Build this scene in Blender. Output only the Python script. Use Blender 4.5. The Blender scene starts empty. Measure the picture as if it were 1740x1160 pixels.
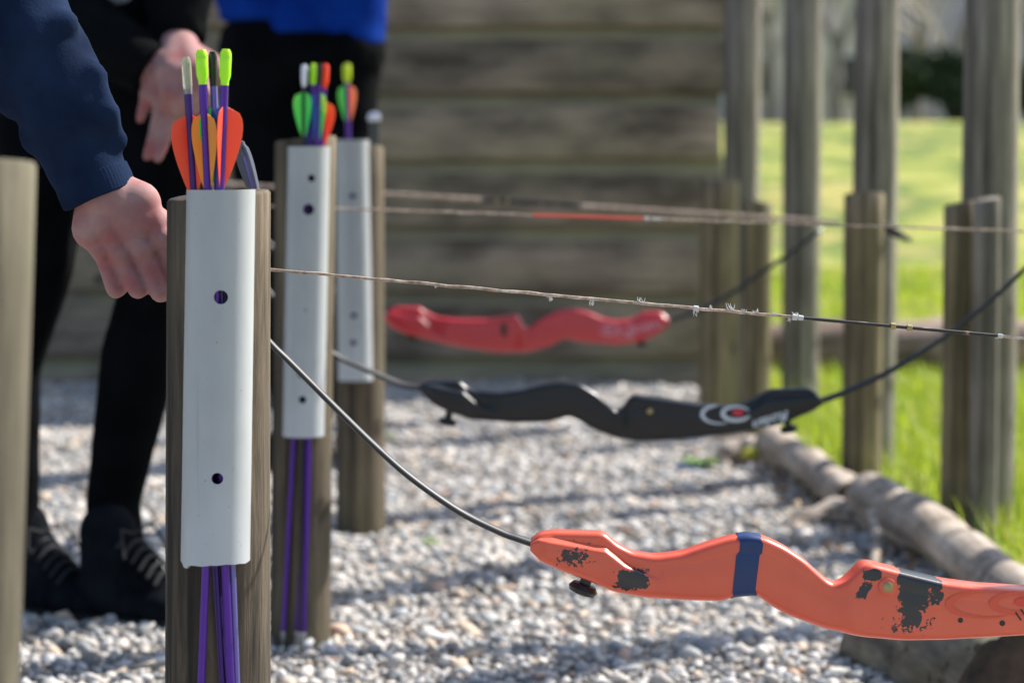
import bpy, bmesh, math, random
import numpy as np
from mathutils import Vector, Matrix, noise as mnoise
random.seed(7); rng = np.random.default_rng(7)
S = bpy.context.scene
COL = S.collection

# ------------------------------------------------------------------ camera
H = 0.62; F = 4108.3; PITCH = math.atan(320.0 / F)
cam_d = bpy.data.cameras.new("camera"); cam = bpy.data.objects.new("camera", cam_d); COL.objects.link(cam)
cam.location = (0, 0, H); cam.rotation_euler = (math.pi/2 - PITCH, 0, 0)
cam_d.lens = 85; cam_d.sensor_width = 36; cam_d.clip_start = 0.05; cam_d.clip_end = 2000
cam_d.dof.use_dof = True; cam_d.dof.focus_distance = 1.97; cam_d.dof.aperture_fstop = 6.0
cam_d.dof.aperture_blades = 9
S.camera = cam
# ------------------------------------------------------------------ world, sun, exposure
EL = math.radians(46); AZ = math.radians(57)          # azimuth clockwise from +Y (the view) to the right
w = bpy.data.worlds.new("World"); S.world = w; w.use_nodes = True
nt = w.node_tree; nt.nodes.clear()
sky = nt.nodes.new('ShaderNodeTexSky'); sky.sky_type = 'NISHITA'; sky.sun_disc = False
sky.sun_elevation = EL; sky.sun_rotation = AZ; sky.air_density = 1.0; sky.dust_density = 1.5; sky.ozone_density = 1.0
bg = nt.nodes.new('ShaderNodeBackground'); bg.inputs[1].default_value = 0.118
wo = nt.nodes.new('ShaderNodeOutputWorld'); nt.links.new(sky.outputs[0], bg.inputs[0]); nt.links.new(bg.outputs[0], wo.inputs[0])
sun_d = bpy.data.lights.new("sun", 'SUN'); sun = bpy.data.objects.new("sun", sun_d); COL.objects.link(sun)
sun_d.energy = 5.0; sun_d.angle = math.radians(0.53); sun_d.color = (1.0, 0.95, 0.87)
sv = Vector((math.sin(AZ)*math.cos(EL), math.cos(AZ)*math.cos(EL), math.sin(EL)))
sun.rotation_euler = sv.to_track_quat('Z', 'Y').to_euler(); sun.location = sv*20
S.view_settings.view_transform = 'Standard'; S.view_settings.look = 'None'
S.view_settings.gamma = 1.0; S.view_settings.exposure = 0.82
S.render.engine = 'CYCLES'

# ------------------------------------------------------------------ helpers
CP, SP = math.cos(PITCH), math.sin(PITCH)
def at(px, py, Y):
    """point on the plane y = Y (metres from the camera) seen at pixel px, py"""
    a = (px-870)/F; b = (580-py)/F
    d = Vector((a, CP + b*SP, -SP + b*CP))
    return Vector((0, 0, H)) + d*(Y/d.y)
def gr(px, py):
    a = (px-870)/F; b = (580-py)/F
    d = Vector((a, CP + b*SP, -SP + b*CP)); return Vector((0,0,H)) + d*(H/-d.z)
def tag(o, label, cat, group=None, kind=None):
    o['label'] = label; o['category'] = cat
    if group: o['group'] = group
    if kind: o['kind'] = kind
    return o
def empty(name, loc, label, cat, group=None):
    o = bpy.data.objects.new(name, None); COL.objects.link(o); o.location = loc
    o.empty_display_size = .05
    return tag(o, label, cat, group)
def origin_of(p):
    while p.parent: p = p.parent
    return Vector(p.location)
def obj(name, verts, faces, mat, parent=None, loc=None, smooth=True, sharp=40):
    """one mesh object; verts in world space"""
    off = origin_of(parent) if parent else Vector(loc if loc is not None else (0,0,0))
    me = bpy.data.meshes.new(name)
    v = np.asarray([tuple(p) for p in verts], dtype=float).reshape(-1, 3) - np.array(off)
    me.from_pydata(v.tolist(), [], [tuple(f) for f in faces])
    bm = bmesh.new(); bm.from_mesh(me); bmesh.ops.recalc_face_normals(bm, faces=bm.faces); bm.to_mesh(me); bm.free()
    if mat: me.materials.append(mat)
    if smooth:
        me.shade_smooth(); me.set_sharp_from_angle(angle=math.radians(sharp))
    o = bpy.data.objects.new(name, me); COL.objects.link(o)
    if parent: o.parent = parent
    else: o.location = off
    return o
class MB:
    def __init__(s): s.v = []; s.f = []
    def add(s, v, f):
        n = len(s.v); s.v += [Vector(p) for p in v]; s.f += [tuple(i+n for i in q) for q in f]
def box(c, sx, sy, sz, rot=None):
    m = rot if rot else Matrix.Identity(3)
    v = [Vector(c) + m @ Vector((x*sx/2, y*sy/2, z*sz/2)) for x in (-1,1) for y in (-1,1) for z in (-1,1)]
    return v, [(0,1,3,2),(4,6,7,5),(0,4,5,1),(2,3,7,6),(0,2,6,4),(1,5,7,3)]
def frames(pts):
    n = len(pts); out = []
    t0 = (pts[1]-pts[0]).normalized(); ref = Vector((0,1,0)) if abs(t0.y) < .9 else Vector((0,0,1))
    for i in range(n):
        t = (pts[min(i+1,n-1)] - pts[max(i-1,0)]).normalized()
        u = (ref - t*ref.dot(t)).normalized(); out.append((t, u, t.cross(u)))
        ref = u
    return out
def tube(pts, rad, n=12, squash=1.0, caps=True, noise_amp=0, nscale=10, seed=0):
    """lofted tube; squash scales the direction nearest +Y"""
    pts = [Vector(p) for p in pts]; fr = frames(pts); v = []; f = []
    if not hasattr(rad, '__len__'): rad = [rad]*len(pts)
    for i, (p, (t, u, b)) in enumerate(zip(pts, fr)):
        for k in range(n):
            a = 2*math.pi*k/n
            d = u*math.cos(a)*squash + b*math.sin(a); q = p + d*rad[i]
            if noise_amp: q = q + d*noise_amp*mnoise.noise(Vector((q.x*nscale+seed, q.y*nscale, q.z*nscale*.35)))
            v.append(q)
    for i in range(len(pts)-1):
        for k in range(n):
            f.append((i*n+k, i*n+(k+1)%n, (i+1)*n+(k+1)%n, (i+1)*n+k))
    if caps: f.append(tuple(range(n))); f.append(tuple(range((len(pts)-1)*n, len(pts)*n)))
    return v, f
def smooth_path(pts, k=6):
    pts = [Vector(p) for p in pts]; out = []
    P = [pts[0]*2-pts[1]] + pts + [pts[-1]*2-pts[-2]]
    for i in range(1, len(P)-2):
        for j in range(k):
            t = j/k; a, b, c, d = P[i-1], P[i], P[i+1], P[i+2]
            out.append(.5*((2*b)+(c-a)*t+(2*a-5*b+4*c-d)*t*t+(3*b-3*c+d-a)*t**3))
    out.append(pts[-1]); return out
def ball(c, r, sx=1, sy=1, sz=1, sub=2):
    bm = bmesh.new(); bmesh.ops.create_icosphere(bm, subdivisions=sub, radius=1)
    v = [Vector(c)+Vector((p.co.x*r*sx, p.co.y*r*sy, p.co.z*r*sz)) for p in bm.verts]
    f = [tuple(q.index for q in g.verts) for g in bm.faces]; bm.free(); return v, f

# ------------------------------------------------------------------ materials
def mat(name, col, rough=.6, **kw):
    m = bpy.data.materials.new(name); m.use_nodes = True
    b = m.node_tree.nodes['Principled BSDF']
    b.inputs['Base Color'].default_value = (*col, 1); b.inputs['Roughness'].default_value = rough
    for k, v in kw.items(): b.inputs[k.replace('_', ' ')].default_value = v
    return m
def nodes_of(m): return m.node_tree.nodes, m.node_tree.links, m.node_tree.nodes['Principled BSDF']
def noise_tex(m, scale, detail=4, vec_scale=(1,1,1), rough=.55, coord='Object', dist=0):
    N, L, b = nodes_of(m)
    tc = N.new('ShaderNodeTexCoord'); mp = N.new('ShaderNodeMapping'); mp.inputs['Scale'].default_value = vec_scale
    L.new(tc.outputs[coord], mp.inputs[0])
    n = N.new('ShaderNodeTexNoise'); n.inputs['Scale'].default_value = scale; n.inputs['Detail'].default_value = detail
    n.inputs['Roughness'].default_value = rough; n.inputs['Distortion'].default_value = dist
    L.new(mp.outputs[0], n.inputs['Vector']); return n
def ramp(m, src, stops):
    N, L, b = nodes_of(m); r = N.new('ShaderNodeValToRGB'); L.new(src, r.inputs[0])
    e = r.color_ramp.elements
    while len(e) < len(stops): e.new(.5)
    for el, (p, c) in zip(e, stops): el.position = p; el.color = (*c, 1)
    return r
def mix(m, fac, a, b2, mode='MIX'):
    N, L, b = nodes_of(m); x = N.new('ShaderNodeMix'); x.data_type = 'RGBA'; x.blend_type = mode
    if isinstance(fac, float): x.inputs[0].default_value = fac
    else: L.new(fac, x.inputs[0])
    for sock, v in ((x.inputs[6], a), (x.inputs[7], b2)):
        if isinstance(v, tuple): sock.default_value = (*v, 1)
        else: L.new(v, sock)
    return x.outputs[2]
def bump(m, src, strength=.3, dist=.002):
    N, L, b = nodes_of(m); bp = N.new('ShaderNodeBump'); bp.inputs['Strength'].default_value = strength
    bp.inputs['Distance'].default_value = dist; L.new(src, bp.inputs['Height']); L.new(bp.outputs[0], b.inputs['Normal'])
def wood(name, lo, hi, green, gamt=.5, axis='z', scale=1.0, gscale=4.0):
    m = mat(name, hi, .85); N, L, b = nodes_of(m)
    vs = {'z': (1,1,.06), 'x': (.06,1,1), 'y': (1,.06,1)}[axis]
    g = noise_tex(m, 90*scale, 6, vs, .65, dist=.4)
    r = ramp(m, g.outputs[0], [(.32, lo), (.68, hi)])
    g2 = noise_tex(m, gscale, 4, (1,1,.5) if axis == 'z' else (1,1,1))
    r2 = ramp(m, g2.outputs[0], [(.5-.12, (0,0,0)), (.5+.12, (gamt,)*3)])
    c = mix(m, r2.outputs[0], r.outputs[0], green)
    g3 = noise_tex(m, 14, 5, (1,1,.3) if axis == 'z' else (.4,1,1), .6)
    r3 = ramp(m, g3.outputs[0], [(.38, (.55,.52,.5)), (.6, (1,1,1))])
    c = mix(m, .8, c, r3.outputs[0], 'MULTIPLY')
    g4 = noise_tex(m, 45, 3, (1,1,.02) if axis == 'z' else (.02,1,1), .6)      # drying cracks
    r4 = ramp(m, g4.outputs[0], [(.36, (.22,.19,.16)), (.40, (1,1,1))])
    c = mix(m, .8, c, r4.outputs[0], 'MULTIPLY')
    g5 = noise_tex(m, 24*scale, 4, (1,1,.035) if axis == 'z' else ((.035,1,1) if axis == 'x' else (1,.035,1)), .55, dist=.6)   # broad grain streaks
    r5 = ramp(m, g5.outputs[0], [(.34, (.42,.40,.38)), (.5, (.9,.88,.86)), (.64, (1.35,1.3,1.22))])
    c = mix(m, .9, c, r5.outputs[0], 'MULTIPLY')
    vo = N.new('ShaderNodeTexVoronoi'); vo.inputs['Scale'].default_value = 9*scale; vt = N.new('ShaderNodeTexCoord'); vm = N.new('ShaderNodeMapping'); vm.inputs['Scale'].default_value = (1,1,.7)
    L.new(vt.outputs['Object'], vm.inputs[0]); L.new(vm.outputs[0], vo.inputs['Vector'])
    r6 = ramp(m, vo.outputs['Distance'], [(.07, (.25,.2,.17)), (.13, (1,1,1))]); c = mix(m, .8, c, r6.outputs[0], 'MULTIPLY')   # knots
    hh = mix(m, .5, g.outputs[0], r4.outputs[0], 'MULTIPLY')
    L.new(c, b.inputs['Base Color']); bump(m, hh, .7, .004); return m
M = {}
M['post1'] = wood('post wood brown', (.022,.017,.013), (.17,.13,.09), (.07,.06,.032), .3)
M['post2'] = wood('post wood mossy', (.065,.048,.034), (.18,.14,.10), (.10,.095,.038), .5)
M['postf'] = wood('front post wood', (.05,.042,.031), (.145,.128,.095), (.09,.09,.052), .5, gscale=7)
M['postr'] = wood('short post wood', (.13,.10,.06), (.32,.265,.18), (.21,.19,.06), .7, gscale=5)
M['fence'] = wood('fence post wood', (.16,.145,.13), (.33,.305,.275), (.20,.19,.11), .5, gscale=3)
M['log'] = wood('weathered log', (.33,.28,.235), (.74,.67,.60), (.40,.32,.24), .5, 'y', .6)
M['logb'] = wood('brown log', (.22,.15,.12), (.60,.47,.40), (.30,.20,.16), .6, 'x', .6)
def wall_mat():
    m = mat('wall board', (.1,.1,.09), .9); N, L, b = nodes_of(m)
    g = noise_tex(m, 60, 6, (.05,1,1), .65, dist=.5); r = ramp(m, g.outputs[0], [(.3,(.16,.125,.098)), (.7,(.33,.275,.22))])
    g2 = noise_tex(m, 2.2, 4, (.7,1,2)); r2 = ramp(m, g2.outputs[0], [(.42,(0,0,0)),(.62,(.8,)*3)])
    c = mix(m, r2.outputs[0], r.outputs[0], (.215,.19,.13))
    g3 = noise_tex(m, 7, 5, (.5,1,1.2)); r3 = ramp(m, g3.outputs[0], [(.36,(.30,.27,.25)),(.5,(.85,.83,.8)),(.64,(1.35,1.3,1.22))])
    c = mix(m, .9, c, r3.outputs[0], 'MULTIPLY'); oi = N.new('ShaderNodeObjectInfo'); ro = ramp(m, oi.outputs['Random'], [(0,(.78,.76,.74)),(1,(1.2,1.17,1.12))]); c = mix(m, 1.0, c, ro.outputs[0], 'MULTIPLY'); L.new(c, b.inputs['Base Color']); bump(m, g.outputs[0], .5, .004); return m
M['wall'] = wall_mat()
M['walltop'] = mat('board edge highlight', (.2,.19,.12), .9)  # paler olive top edge: the light it catches is painted into the colour
_g = noise_tex(M['walltop'], 9, 5, (.4,1,1)); _r = ramp(M['walltop'], _g.outputs[0], [(.35,(.17,.15,.115)),(.65,(.29,.265,.16))])
M['walltop'].node_tree.links.new(_r.outputs[0], nodes_of(M['walltop'])[2].inputs['Base Color'])
M['cut'] = mat('sawn log end', (.06,.045,.035), .9)
_g = noise_tex(M['cut'], 30, 6); _r = ramp(M['cut'], _g.outputs[0], [(.35,(.014,.011,.009)),(.65,(.07,.045,.03))])
M['cut'].node_tree.links.new(_r.outputs[0], nodes_of(M['cut'])[2].inputs['Base Color']); bump(M['cut'], _g.outputs[0], .6, .01)
def pvc():
    m = mat('white plastic guttering', (.62,.65,.68), .42); N, L, b = nodes_of(m)
    g = noise_tex(m, 10, 6, (1,1,.5)); r = ramp(m, g.outputs[0], [(.3,(.36,.38,.405)), (.6,(.45,.47,.495))])
    g2 = noise_tex(m, 260, 2, (1,1,.8)); r2 = ramp(m, g2.outputs[0], [(.24,(.45,.43,.4)), (.28,(1,1,1))])
    c = mix(m, .7, r.outputs[0], r2.outputs[0], 'MULTIPLY')
    g3 = noise_tex(m, 90, 3, (1,1,.03)); r3 = ramp(m, g3.outputs[0], [(.28,(.82,.81,.79)), (.36,(1,1,1))])
    c = mix(m, .8, c, r3.outputs[0], 'MULTIPLY')
    g5 = noise_tex(m, 70, 5, (1,1,.35), .7, dist=1.5); r5 = ramp(m, g5.outputs[0], [(.66,(1,1,1)), (.70,(.66,.65,.63))]); c = mix(m, .7, c, r5.outputs[0], 'MULTIPLY')   # scuffs
    g6 = noise_tex(m, 6, 5, (1,1,.6), .6); r6 = ramp(m, g6.outputs[0], [(.35,(.86,.84,.80)), (.55,(1,1,1))]); c = mix(m, .8, c, r6.outputs[0], 'MULTIPLY')       # grime
    L.new(c, b.inputs['Base Color']); bump(m, g.outputs[0], .1, .002); return m
M['pvc'] = pvc()
for n_, c_, r_ in (('purple',(.085,.022,.30),.28), ('darkpurple',(.045,.018,.16),.3), ('lilac',(.16,.14,.42),.3), ('blackshaft',(.012,.012,.015),.3),
        ('neon',(.42,.95,.02),.35), ('neonyellow',(.55,.75,.02),.35), ('nockblack',(.01,.012,.012),.3), ('nockred',(.95,.06,.02),.35), ('nockwhite',(.75,.75,.85),.3),
        ('vred',(.95,.07,.025),.45), ('vorange',(.95,.30,.03),.45), ('vblue',(.01,.10,.38),.45), ('vgreen',(.04,.75,.10),.45), ('vpeach',(.9,.30,.14),.45),
        ('steel',(.55,.56,.58),.3), ('black plastic',(.014,.015,.017),.35), ('limb',(.014,.016,.019),.5), ('tape',(.006,.030,.12),.4),
        ('serving',(.02,.02,.02),.6), ('redserving',(.75,.10,.06),.6), ('brass',(.36,.29,.13),.45), ('whitething',(.55,.54,.52),.6),
        ('logowhite',(.55,.60,.66),.45), ('logored',(.55,.02,.05),.45), ('grey rod',(.05,.052,.06),.4)):
    M[n_] = mat(n_, c_, r_)
for k in ('purple','darkpurple','lilac'): nodes_of(M[k])[2].inputs['Metallic'].default_value = .45
nodes_of(M['steel'])[2].inputs['Metallic'].default_value = .8; nodes_of(M['brass'])[2].inputs['Metallic'].default_value = .6
for k in ('vred','vorange','vblue','vgreen','vpeach','neon','neonyellow','nockred'):   # thin plastic vanes let light through
    nodes_of(M[k])[2].inputs['Subsurface Weight'].default_value = .25
    nodes_of(M[k])[2].inputs['Subsurface Scale'].default_value = .01
M['clear'] = mat('clear plastic', (.8,.78,.65), .15, Transmission_Weight=.7, IOR=1.45)
M['vclear'] = mat('faded clear vane', (.22,.24,.30), .3, Transmission_Weight=.5, IOR=1.3)
def string_mat():
    m = mat('twisted bowstring', (.42,.31,.23), .8); g = noise_tex(m, 160, 3, (1,1,1))
    r = ramp(m, g.outputs[0], [(.35,(.26,.18,.13)), (.6,(.55,.43,.34)), (.75,(.72,.66,.6))])
    N, L, b = nodes_of(m); L.new(r.outputs[0], b.inputs['Base Color']); bump(m, g.outputs[0], .8, .001); return m
M['string'] = string_mat()
M['tuft'] = mat('frayed white fibres', (.6,.58,.56), .6)
def fabric(name, c, c2, sc=400):
    m = mat(name, c, .95); g = noise_tex(m, sc, 3); g2 = noise_tex(m, 18, 4)
    r = ramp(m, g2.outputs[0], [(.35,c),(.65,c2)]); N, L, b = nodes_of(m); L.new(r.outputs[0], b.inputs['Base Color'])
    b.inputs['Specular IOR Level'].default_value = .05; bump(m, g.outputs[0], .4, .001); return m
M['navy'] = fabric('navy fleece', (.007,.013,.034), (.013,.025,.06))
M['blackcloth'] = fabric('black jersey', (.0025,.003,.004), (.005,.006,.007))
M['leggings'] = fabric('black leggings', (.002,.0023,.003), (.0035,.004,.0055))
M['blue'] = fabric('royal blue fleece', (.002,.022,.19), (.004,.034,.26))
M['greyshirt'] = fabric('grey shirt', (.16,.17,.20), (.22,.23,.26))
M['shoe'] = fabric('black trainer', (.003,.004,.006), (.009,.011,.015), 200)
M['lace'] = mat('grey laces', (.014,.015,.018), .8)
M['hair'] = mat('brown hair', (.05,.03,.018), .6)
def skin():
    m = mat('skin', (.5,.27,.22), .7, Specular_IOR_Level=.25); N, L, b = nodes_of(m)
    g = noise_tex(m, 28, 4); r = ramp(m, g.outputs[0], [(.38,(.31,.11,.11)), (.5,(.31,.155,.15)), (.64,(.36,.21,.20))])
    L.new(r.outputs[0], b.inputs['Base Color']); b.inputs['Subsurface Weight'].default_value = .15
    b.inputs['Subsurface Radius'].default_value = (.01,.004,.002); b.inputs['Subsurface Scale'].default_value = .5
    g2 = noise_tex(m, 300, 3); bump(m, g2.outputs[0], .15, .0006); return m
M['skin'] = skin()

# ================================================================== SETTING
def xr(y):                       # edge between gravel and grass
    return .50 + (4.95 - y)*.105 if y < 4.95 else .50 - (y-4.95)*.02
def sstep(a, b, x):
    t = min(max((x-a)/(b-a), 0), 1); return t*t*(3-2*t)
def hz(x, y):
    z = 1.02*sstep(8.5, 32, y) + .05*mnoise.noise(Vector((x*.35, y*.25, 3)))*sstep(7, 12, y)
    return z
# ground sheet
def axis_pts(a, b, n, p=2.2):
    return [a + (b-a)*(i/n)**p for i in range(n+1)]
ys = [-8, -2] + axis_pts(0, 34, 60, 1.4) + [40, 60, 100, 200, 500, 900]
xs = [-500, -200, -80, -40, -20, -12] + list(np.linspace(-8, 14, 56)) + [18, 24, 40, 80, 200, 500]
V = []; Fc = []
for y in ys:
    for x in xs: V.append((x, y, hz(x, y) - .012))
nx = len(xs)
for j in range(len(ys)-1):
    for i in range(nx-1): Fc.append((j*nx+i, j*nx+i+1, (j+1)*nx+i+1, (j+1)*nx+i))
def lawn_mat():
    m = mat('lawn', (.1,.16,.02), .95); N, L, b = nodes_of(m)
    g = noise_tex(m, .75, 7, (1,.6,1), .62); r = ramp(m, g.outputs[0], [(.37,(.46,.40,.11)), (.43,(.10,.17,.02)), (.50,(.32,.36,.04)), (.56,(.52,.46,.13)), (.62,(.13,.21,.025)), (.70,(.38,.40,.06))])
    g2 = noise_tex(m, 60, 4); r2 = ramp(m, g2.outputs[0], [(.3,(.55,.6,.5)),(.7,(1.2,1.2,1.1))])
    c = mix(m, 1.0, r.outputs[0], r2.outputs[0], 'MULTIPLY'); L.new(c, b.inputs['Base Color']); bump(m, g2.outputs[0], 1.0, .03); return m
M['lawn'] = lawn_mat()
o = obj('lawn', V, Fc, M['lawn']); tag(o, 'green lawn rising gently behind the posts', 'ground', kind='structure')
# gravel sheet
def gravel_mat():
    m = mat('gravel bed', (.3,.3,.3), .95); N, L, b = nodes_of(m)
    g = noise_tex(m, 55, 5); r = ramp(m, g.outputs[0], [(.3,(.26,.25,.24)), (.5,(.38,.365,.35)), (.7,(.50,.48,.46))])
    L.new(r.outputs[0], b.inputs['Base Color']); bump(m, g.outputs[0], 1.0, .02); return m
M['gbed'] = gravel_mat()
V = []; Fc = []; gy = [-1.5, 0, 1, 2, 2.8, 3.4, 4, 4.5, 4.95, 5.5, 6, 6.6]
for y in gy: V += [(-4.5, y, -.004), (xr(y)+.03, y, -.004)]
for i in range(len(gy)-1): Fc.append((2*i, 2*i+1, 2*i+3, 2*i+2))
o = obj('gravel_ground', V, Fc, M['gbed']); tag(o, 'bed of grey gravel under the bows', 'ground', kind='structure')

# loose stones
def stones():
    bm = bmesh.new(); bmesh.ops.create_icosphere(bm, subdivisions=1, radius=1)
    base = np.array([v.co[:] for v in bm.verts]); fc = np.array([[v.index for v in f.verts] for f in bm.faces]); bm.free()
    pos = []; 
    def fill(x0, x1, y0, y1, sp):
        gx, gy_ = np.meshgrid(np.arange(x0, x1, sp), np.arange(y0, y1, sp))
        p = np.stack([gx.ravel(), gy_.ravel()], 1); p += rng.uniform(-sp*.6, sp*.6, p.shape); return p
    A = fill(-1.45, .95, 2.55, 6.42, 0.0098); B = fill(-2.6, -1.45, 1.0, 6.42, .03); C = fill(-1.45, .95, 1.0, 2.55, .022)
    P = np.concatenate([A, B, C]); edge = np.where(P[:,1] < 4.95, .50+(4.95-P[:,1])*.105, .50-(P[:,1]-4.95)*.02)
    P = P[P[:,0] < edge + rng.normal(0, .03, len(P))]
    fov = np.abs(P[:,0]+.1) < .12 + P[:,1]*.235        # dense only where a step to the side can look
    P = P[fov | (rng.random(len(P)) < .25)]
    n = len(P); r = rng.lognormal(math.log(.0047), .52, n).clip(.002, .015)
    big = rng.random(n) < .015; r[big] *= 1.5
    nv = 12; d = rng.uniform(.6, 1.25, (n, nv, 1)); v = base[None]*d
    sc = np.stack([rng.uniform(.8,1.5,n), rng.uniform(.7,1.2,n), rng.uniform(.35,.8,n)], 1)
    v = v*sc[:,None,:]*r[:,None,None]
    a = rng.uniform(0, 6.28, n); b = rng.uniform(-.6, .6, n)
    ca, sa, cb, sb = np.cos(a), np.sin(a), np.cos(b), np.sin(b)
    x, y, z = v[...,0], v[...,1], v[...,2]
    x, z = x*cb[:,None]-z*sb[:,None], x*sb[:,None]+z*cb[:,None]
    x, y = x*ca[:,None]-y*sa[:,None], x*sa[:,None]+y*ca[:,None]
    hgt = .006*np.sin(P[:,0]*9+1.3*np.sin(P[:,1]*6))+.006*np.sin(P[:,1]*11+P[:,0]*5)
    v = np.stack([x+P[:,0,None], y+P[:,1,None], z+(r*.25+hgt*.6+rng.uniform(-.001,.0045,n))[:,None]], -1).reshape(-1, 3)
    f = (fc[None]+(np.arange(n)*nv)[:,None,None]).reshape(-1, 3)
    me = bpy.data.meshes.new('gravel'); me.vertices.add(len(v)); me.vertices.foreach_set('co', v.ravel())
    me.loops.add(f.size); me.loops.foreach_set('vertex_index', f.ravel())
    me.polygons.add(len(f)); me.polygons.foreach_set('loop_start', np.arange(len(f))*3)
    me.update(calc_edges=True)
    pal = np.array([(.48,.465,.45),(.62,.60,.575),(.30,.32,.34),(.40,.37,.33),(.56,.56,.57),(.17,.18,.19),(.56,.46,.36),(.74,.72,.68),(.56,.40,.31),(.42,.46,.50)])*np.array([1.04,1.0,.95])
    pr = np.array([.24,.13,.13,.14,.14,.08,.06,.03,.02,.04]); ci = rng.choice(len(pal), n, p=pr/pr.sum())
    c = pal[ci]*rng.uniform(.82, 1.15, (n,1)); c = np.concatenate([c, np.ones((n,1))], 1)
    at_ = me.color_attributes.new('tone', 'FLOAT_COLOR', 'POINT'); at_.data.foreach_set('color', np.repeat(c, nv, 0).astype(np.float32).ravel())
    m = mat('gravel stone', (.4,.4,.4), .85); N, L, bs = nodes_of(m); an = N.new('ShaderNodeVertexColor'); an.layer_name = 'tone'
    g = noise_tex(m, 180, 4); r2 = ramp(m, g.outputs[0], [(.3,(.7,.7,.7)),(.7,(1.1,1.1,1.1))])
    cc = mix(m, .8, an.outputs[0], r2.outputs[0], 'MULTIPLY'); L.new(cc, bs.inputs['Base Color']); bump(m, g.outputs[0], .4, .002)
    me.materials.append(m); o = bpy.data.objects.new('gravel', me); COL.objects.link(o)
    tag(o, 'loose pale grey and tan gravel stones covering the ground', 'gravel', kind='stuff')
stones()

# grass blades
def grass():
    P = []
    def region(n, x0, x1, y0, y1, cond, h0, h1):
        x = rng.uniform(x0, x1, n); y = rng.uniform(y0, y1, n); k = cond(x, y); x = x[k]; y = y[k]
        P.append(np.stack([x, y, rng.uniform(h0, h1, len(x))], 1))
    ed = lambda y: np.where(y < 4.95, .50+(4.95-y)*.105, .50-(y-4.95)*.02)
    region(26000, .45, 1.9, 2.6, 6.6, lambda x, y: x > ed(y)+.10, .03, .085)
    region(30000, -.2, 3.6, 6.6, 12, lambda x, y: (x > y*.07), .02, .07)
    region(2600, .45, 1.5, 3.0, 5.8, lambda x, y: (x > ed(y)+.05) & (x < ed(y)+.30), .06, .15)
    P = np.concatenate(P); n = len(P)
    z0 = np.array([hz(x, y) for x, y in P[:, :2]]) - .012
    a = rng.uniform(0, 6.28, n); bend = rng.uniform(.1, .8, n); wd = rng.uniform(.0012, .0026, n)*(1+ (P[:,1]>6.6)*.8)
    dx, dy = np.cos(a), np.sin(a); h = P[:,2]
    rows = []
    for t in (0, .4, .75, 1):
        off = bend*h*t*t; ww = wd*(1-t)**.6 if t < 1 else wd*0
        cx = P[:,0]+dx*off; cy = P[:,1]+dy*off; cz = z0+h*t*(1-.25*bend*t)
        if t < 1:
            rows.append(np.stack([cx-dy*ww, cy+dx*ww, cz], 1)); rows.append(np.stack([cx+dy*ww, cy-dx*ww, cz], 1))
        else: rows.append(np.stack([cx, cy, cz], 1))
    v = np.stack(rows, 1).reshape(-1, 3); b7 = (np.arange(n)*7)[:,None]
    q = np.concatenate([b7+np.array([[0,1,3,2]]), b7+np.array([[2,3,5,4]])]); t3 = b7+np.array([[4,5,6]])
    me = bpy.data.meshes.new('grass'); me.vertices.add(len(v)); me.vertices.foreach_set('co', v.ravel())
    li = np.concatenate([q.ravel(), t3.ravel()]); me.loops.add(len(li)); me.loops.foreach_set('vertex_index', li)
    ls = np.concatenate([np.arange(len(q))*4, q.size+np.arange(n)*3]); me.polygons.add(len(ls)); me.polygons.foreach_set('loop_start', ls)
    me.update(calc_edges=True)
    pal = np.array([(.30,.42,.02),(.40,.48,.035),(.18,.29,.02),(.52,.52,.08),(.54,.46,.18)]); ci = rng.choice(5, n, p=[.34,.3,.2,.11,.05])
    c = np.concatenate([pal[ci]*rng.uniform(.8,1.2,(n,1)), np.ones((n,1))], 1)
    at_ = me.color_attributes.new('tone', 'FLOAT_COLOR', 'POINT'); at_.data.foreach_set('color', np.repeat(c, 7, 0).astype(np.float32).ravel())
    m = mat('grass blade', (.2,.3,.03), .5); N, L, bs = nodes_of(m); an = N.new('ShaderNodeVertexColor'); an.layer_name = 'tone'
    L.new(an.outputs[0], bs.inputs['Base Color']); tr = N.new('ShaderNodeBsdfTranslucent'); L.new(an.outputs[0], tr.inputs[0])
    mx = N.new('ShaderNodeMixShader'); mx.inputs[0].default_value = .5; L.new(bs.outputs[0], mx.inputs[1]); L.new(tr.outputs[0], mx.inputs[2])
    L.new(mx.outputs[0], N['Material Output'].inputs[0])
    me.materials.append(m); o = bpy.data.objects.new('grass', me); COL.objects.link(o)
    tag(o, 'bright green backlit grass growing around the posts', 'grass', kind='stuff')
grass()
M['leaf'] = mat('weed leaf', (.10,.20,.02), .6)
def weed(px, py, r, n, lab):
    c = gr(px, py); mb = MB()
    for i in range(n):
        a = random.uniform(0, 6.28); l = r*random.uniform(.6, 1.1); d = Vector((math.cos(a), math.sin(a), 0)); s_ = Vector((-d.y, d.x, 0))*l*.16
        b0 = c+d*r*.1; m1 = c+d*l*.6+Vector((0,0,l*.55)); t = c+d*l+Vector((0,0,l*.4))
        mb.add([b0, m1-s_, t, m1+s_], [(0,1,2,3)])
    tag(obj('weed', mb.v, mb.f, M['leaf'], loc=c), lab, 'weed', 'weeds in the gravel')
weed(735, 928, .022, 22, 'tiny green weed tuft in the gravel right of the third tube post')
weed(1190, 800, .045, 60, 'wider green weed patch in the gravel below the black bow')
weed(660, 745, .02, 20, 'faint weed at the far gravel edge beside the third tube post')

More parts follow.
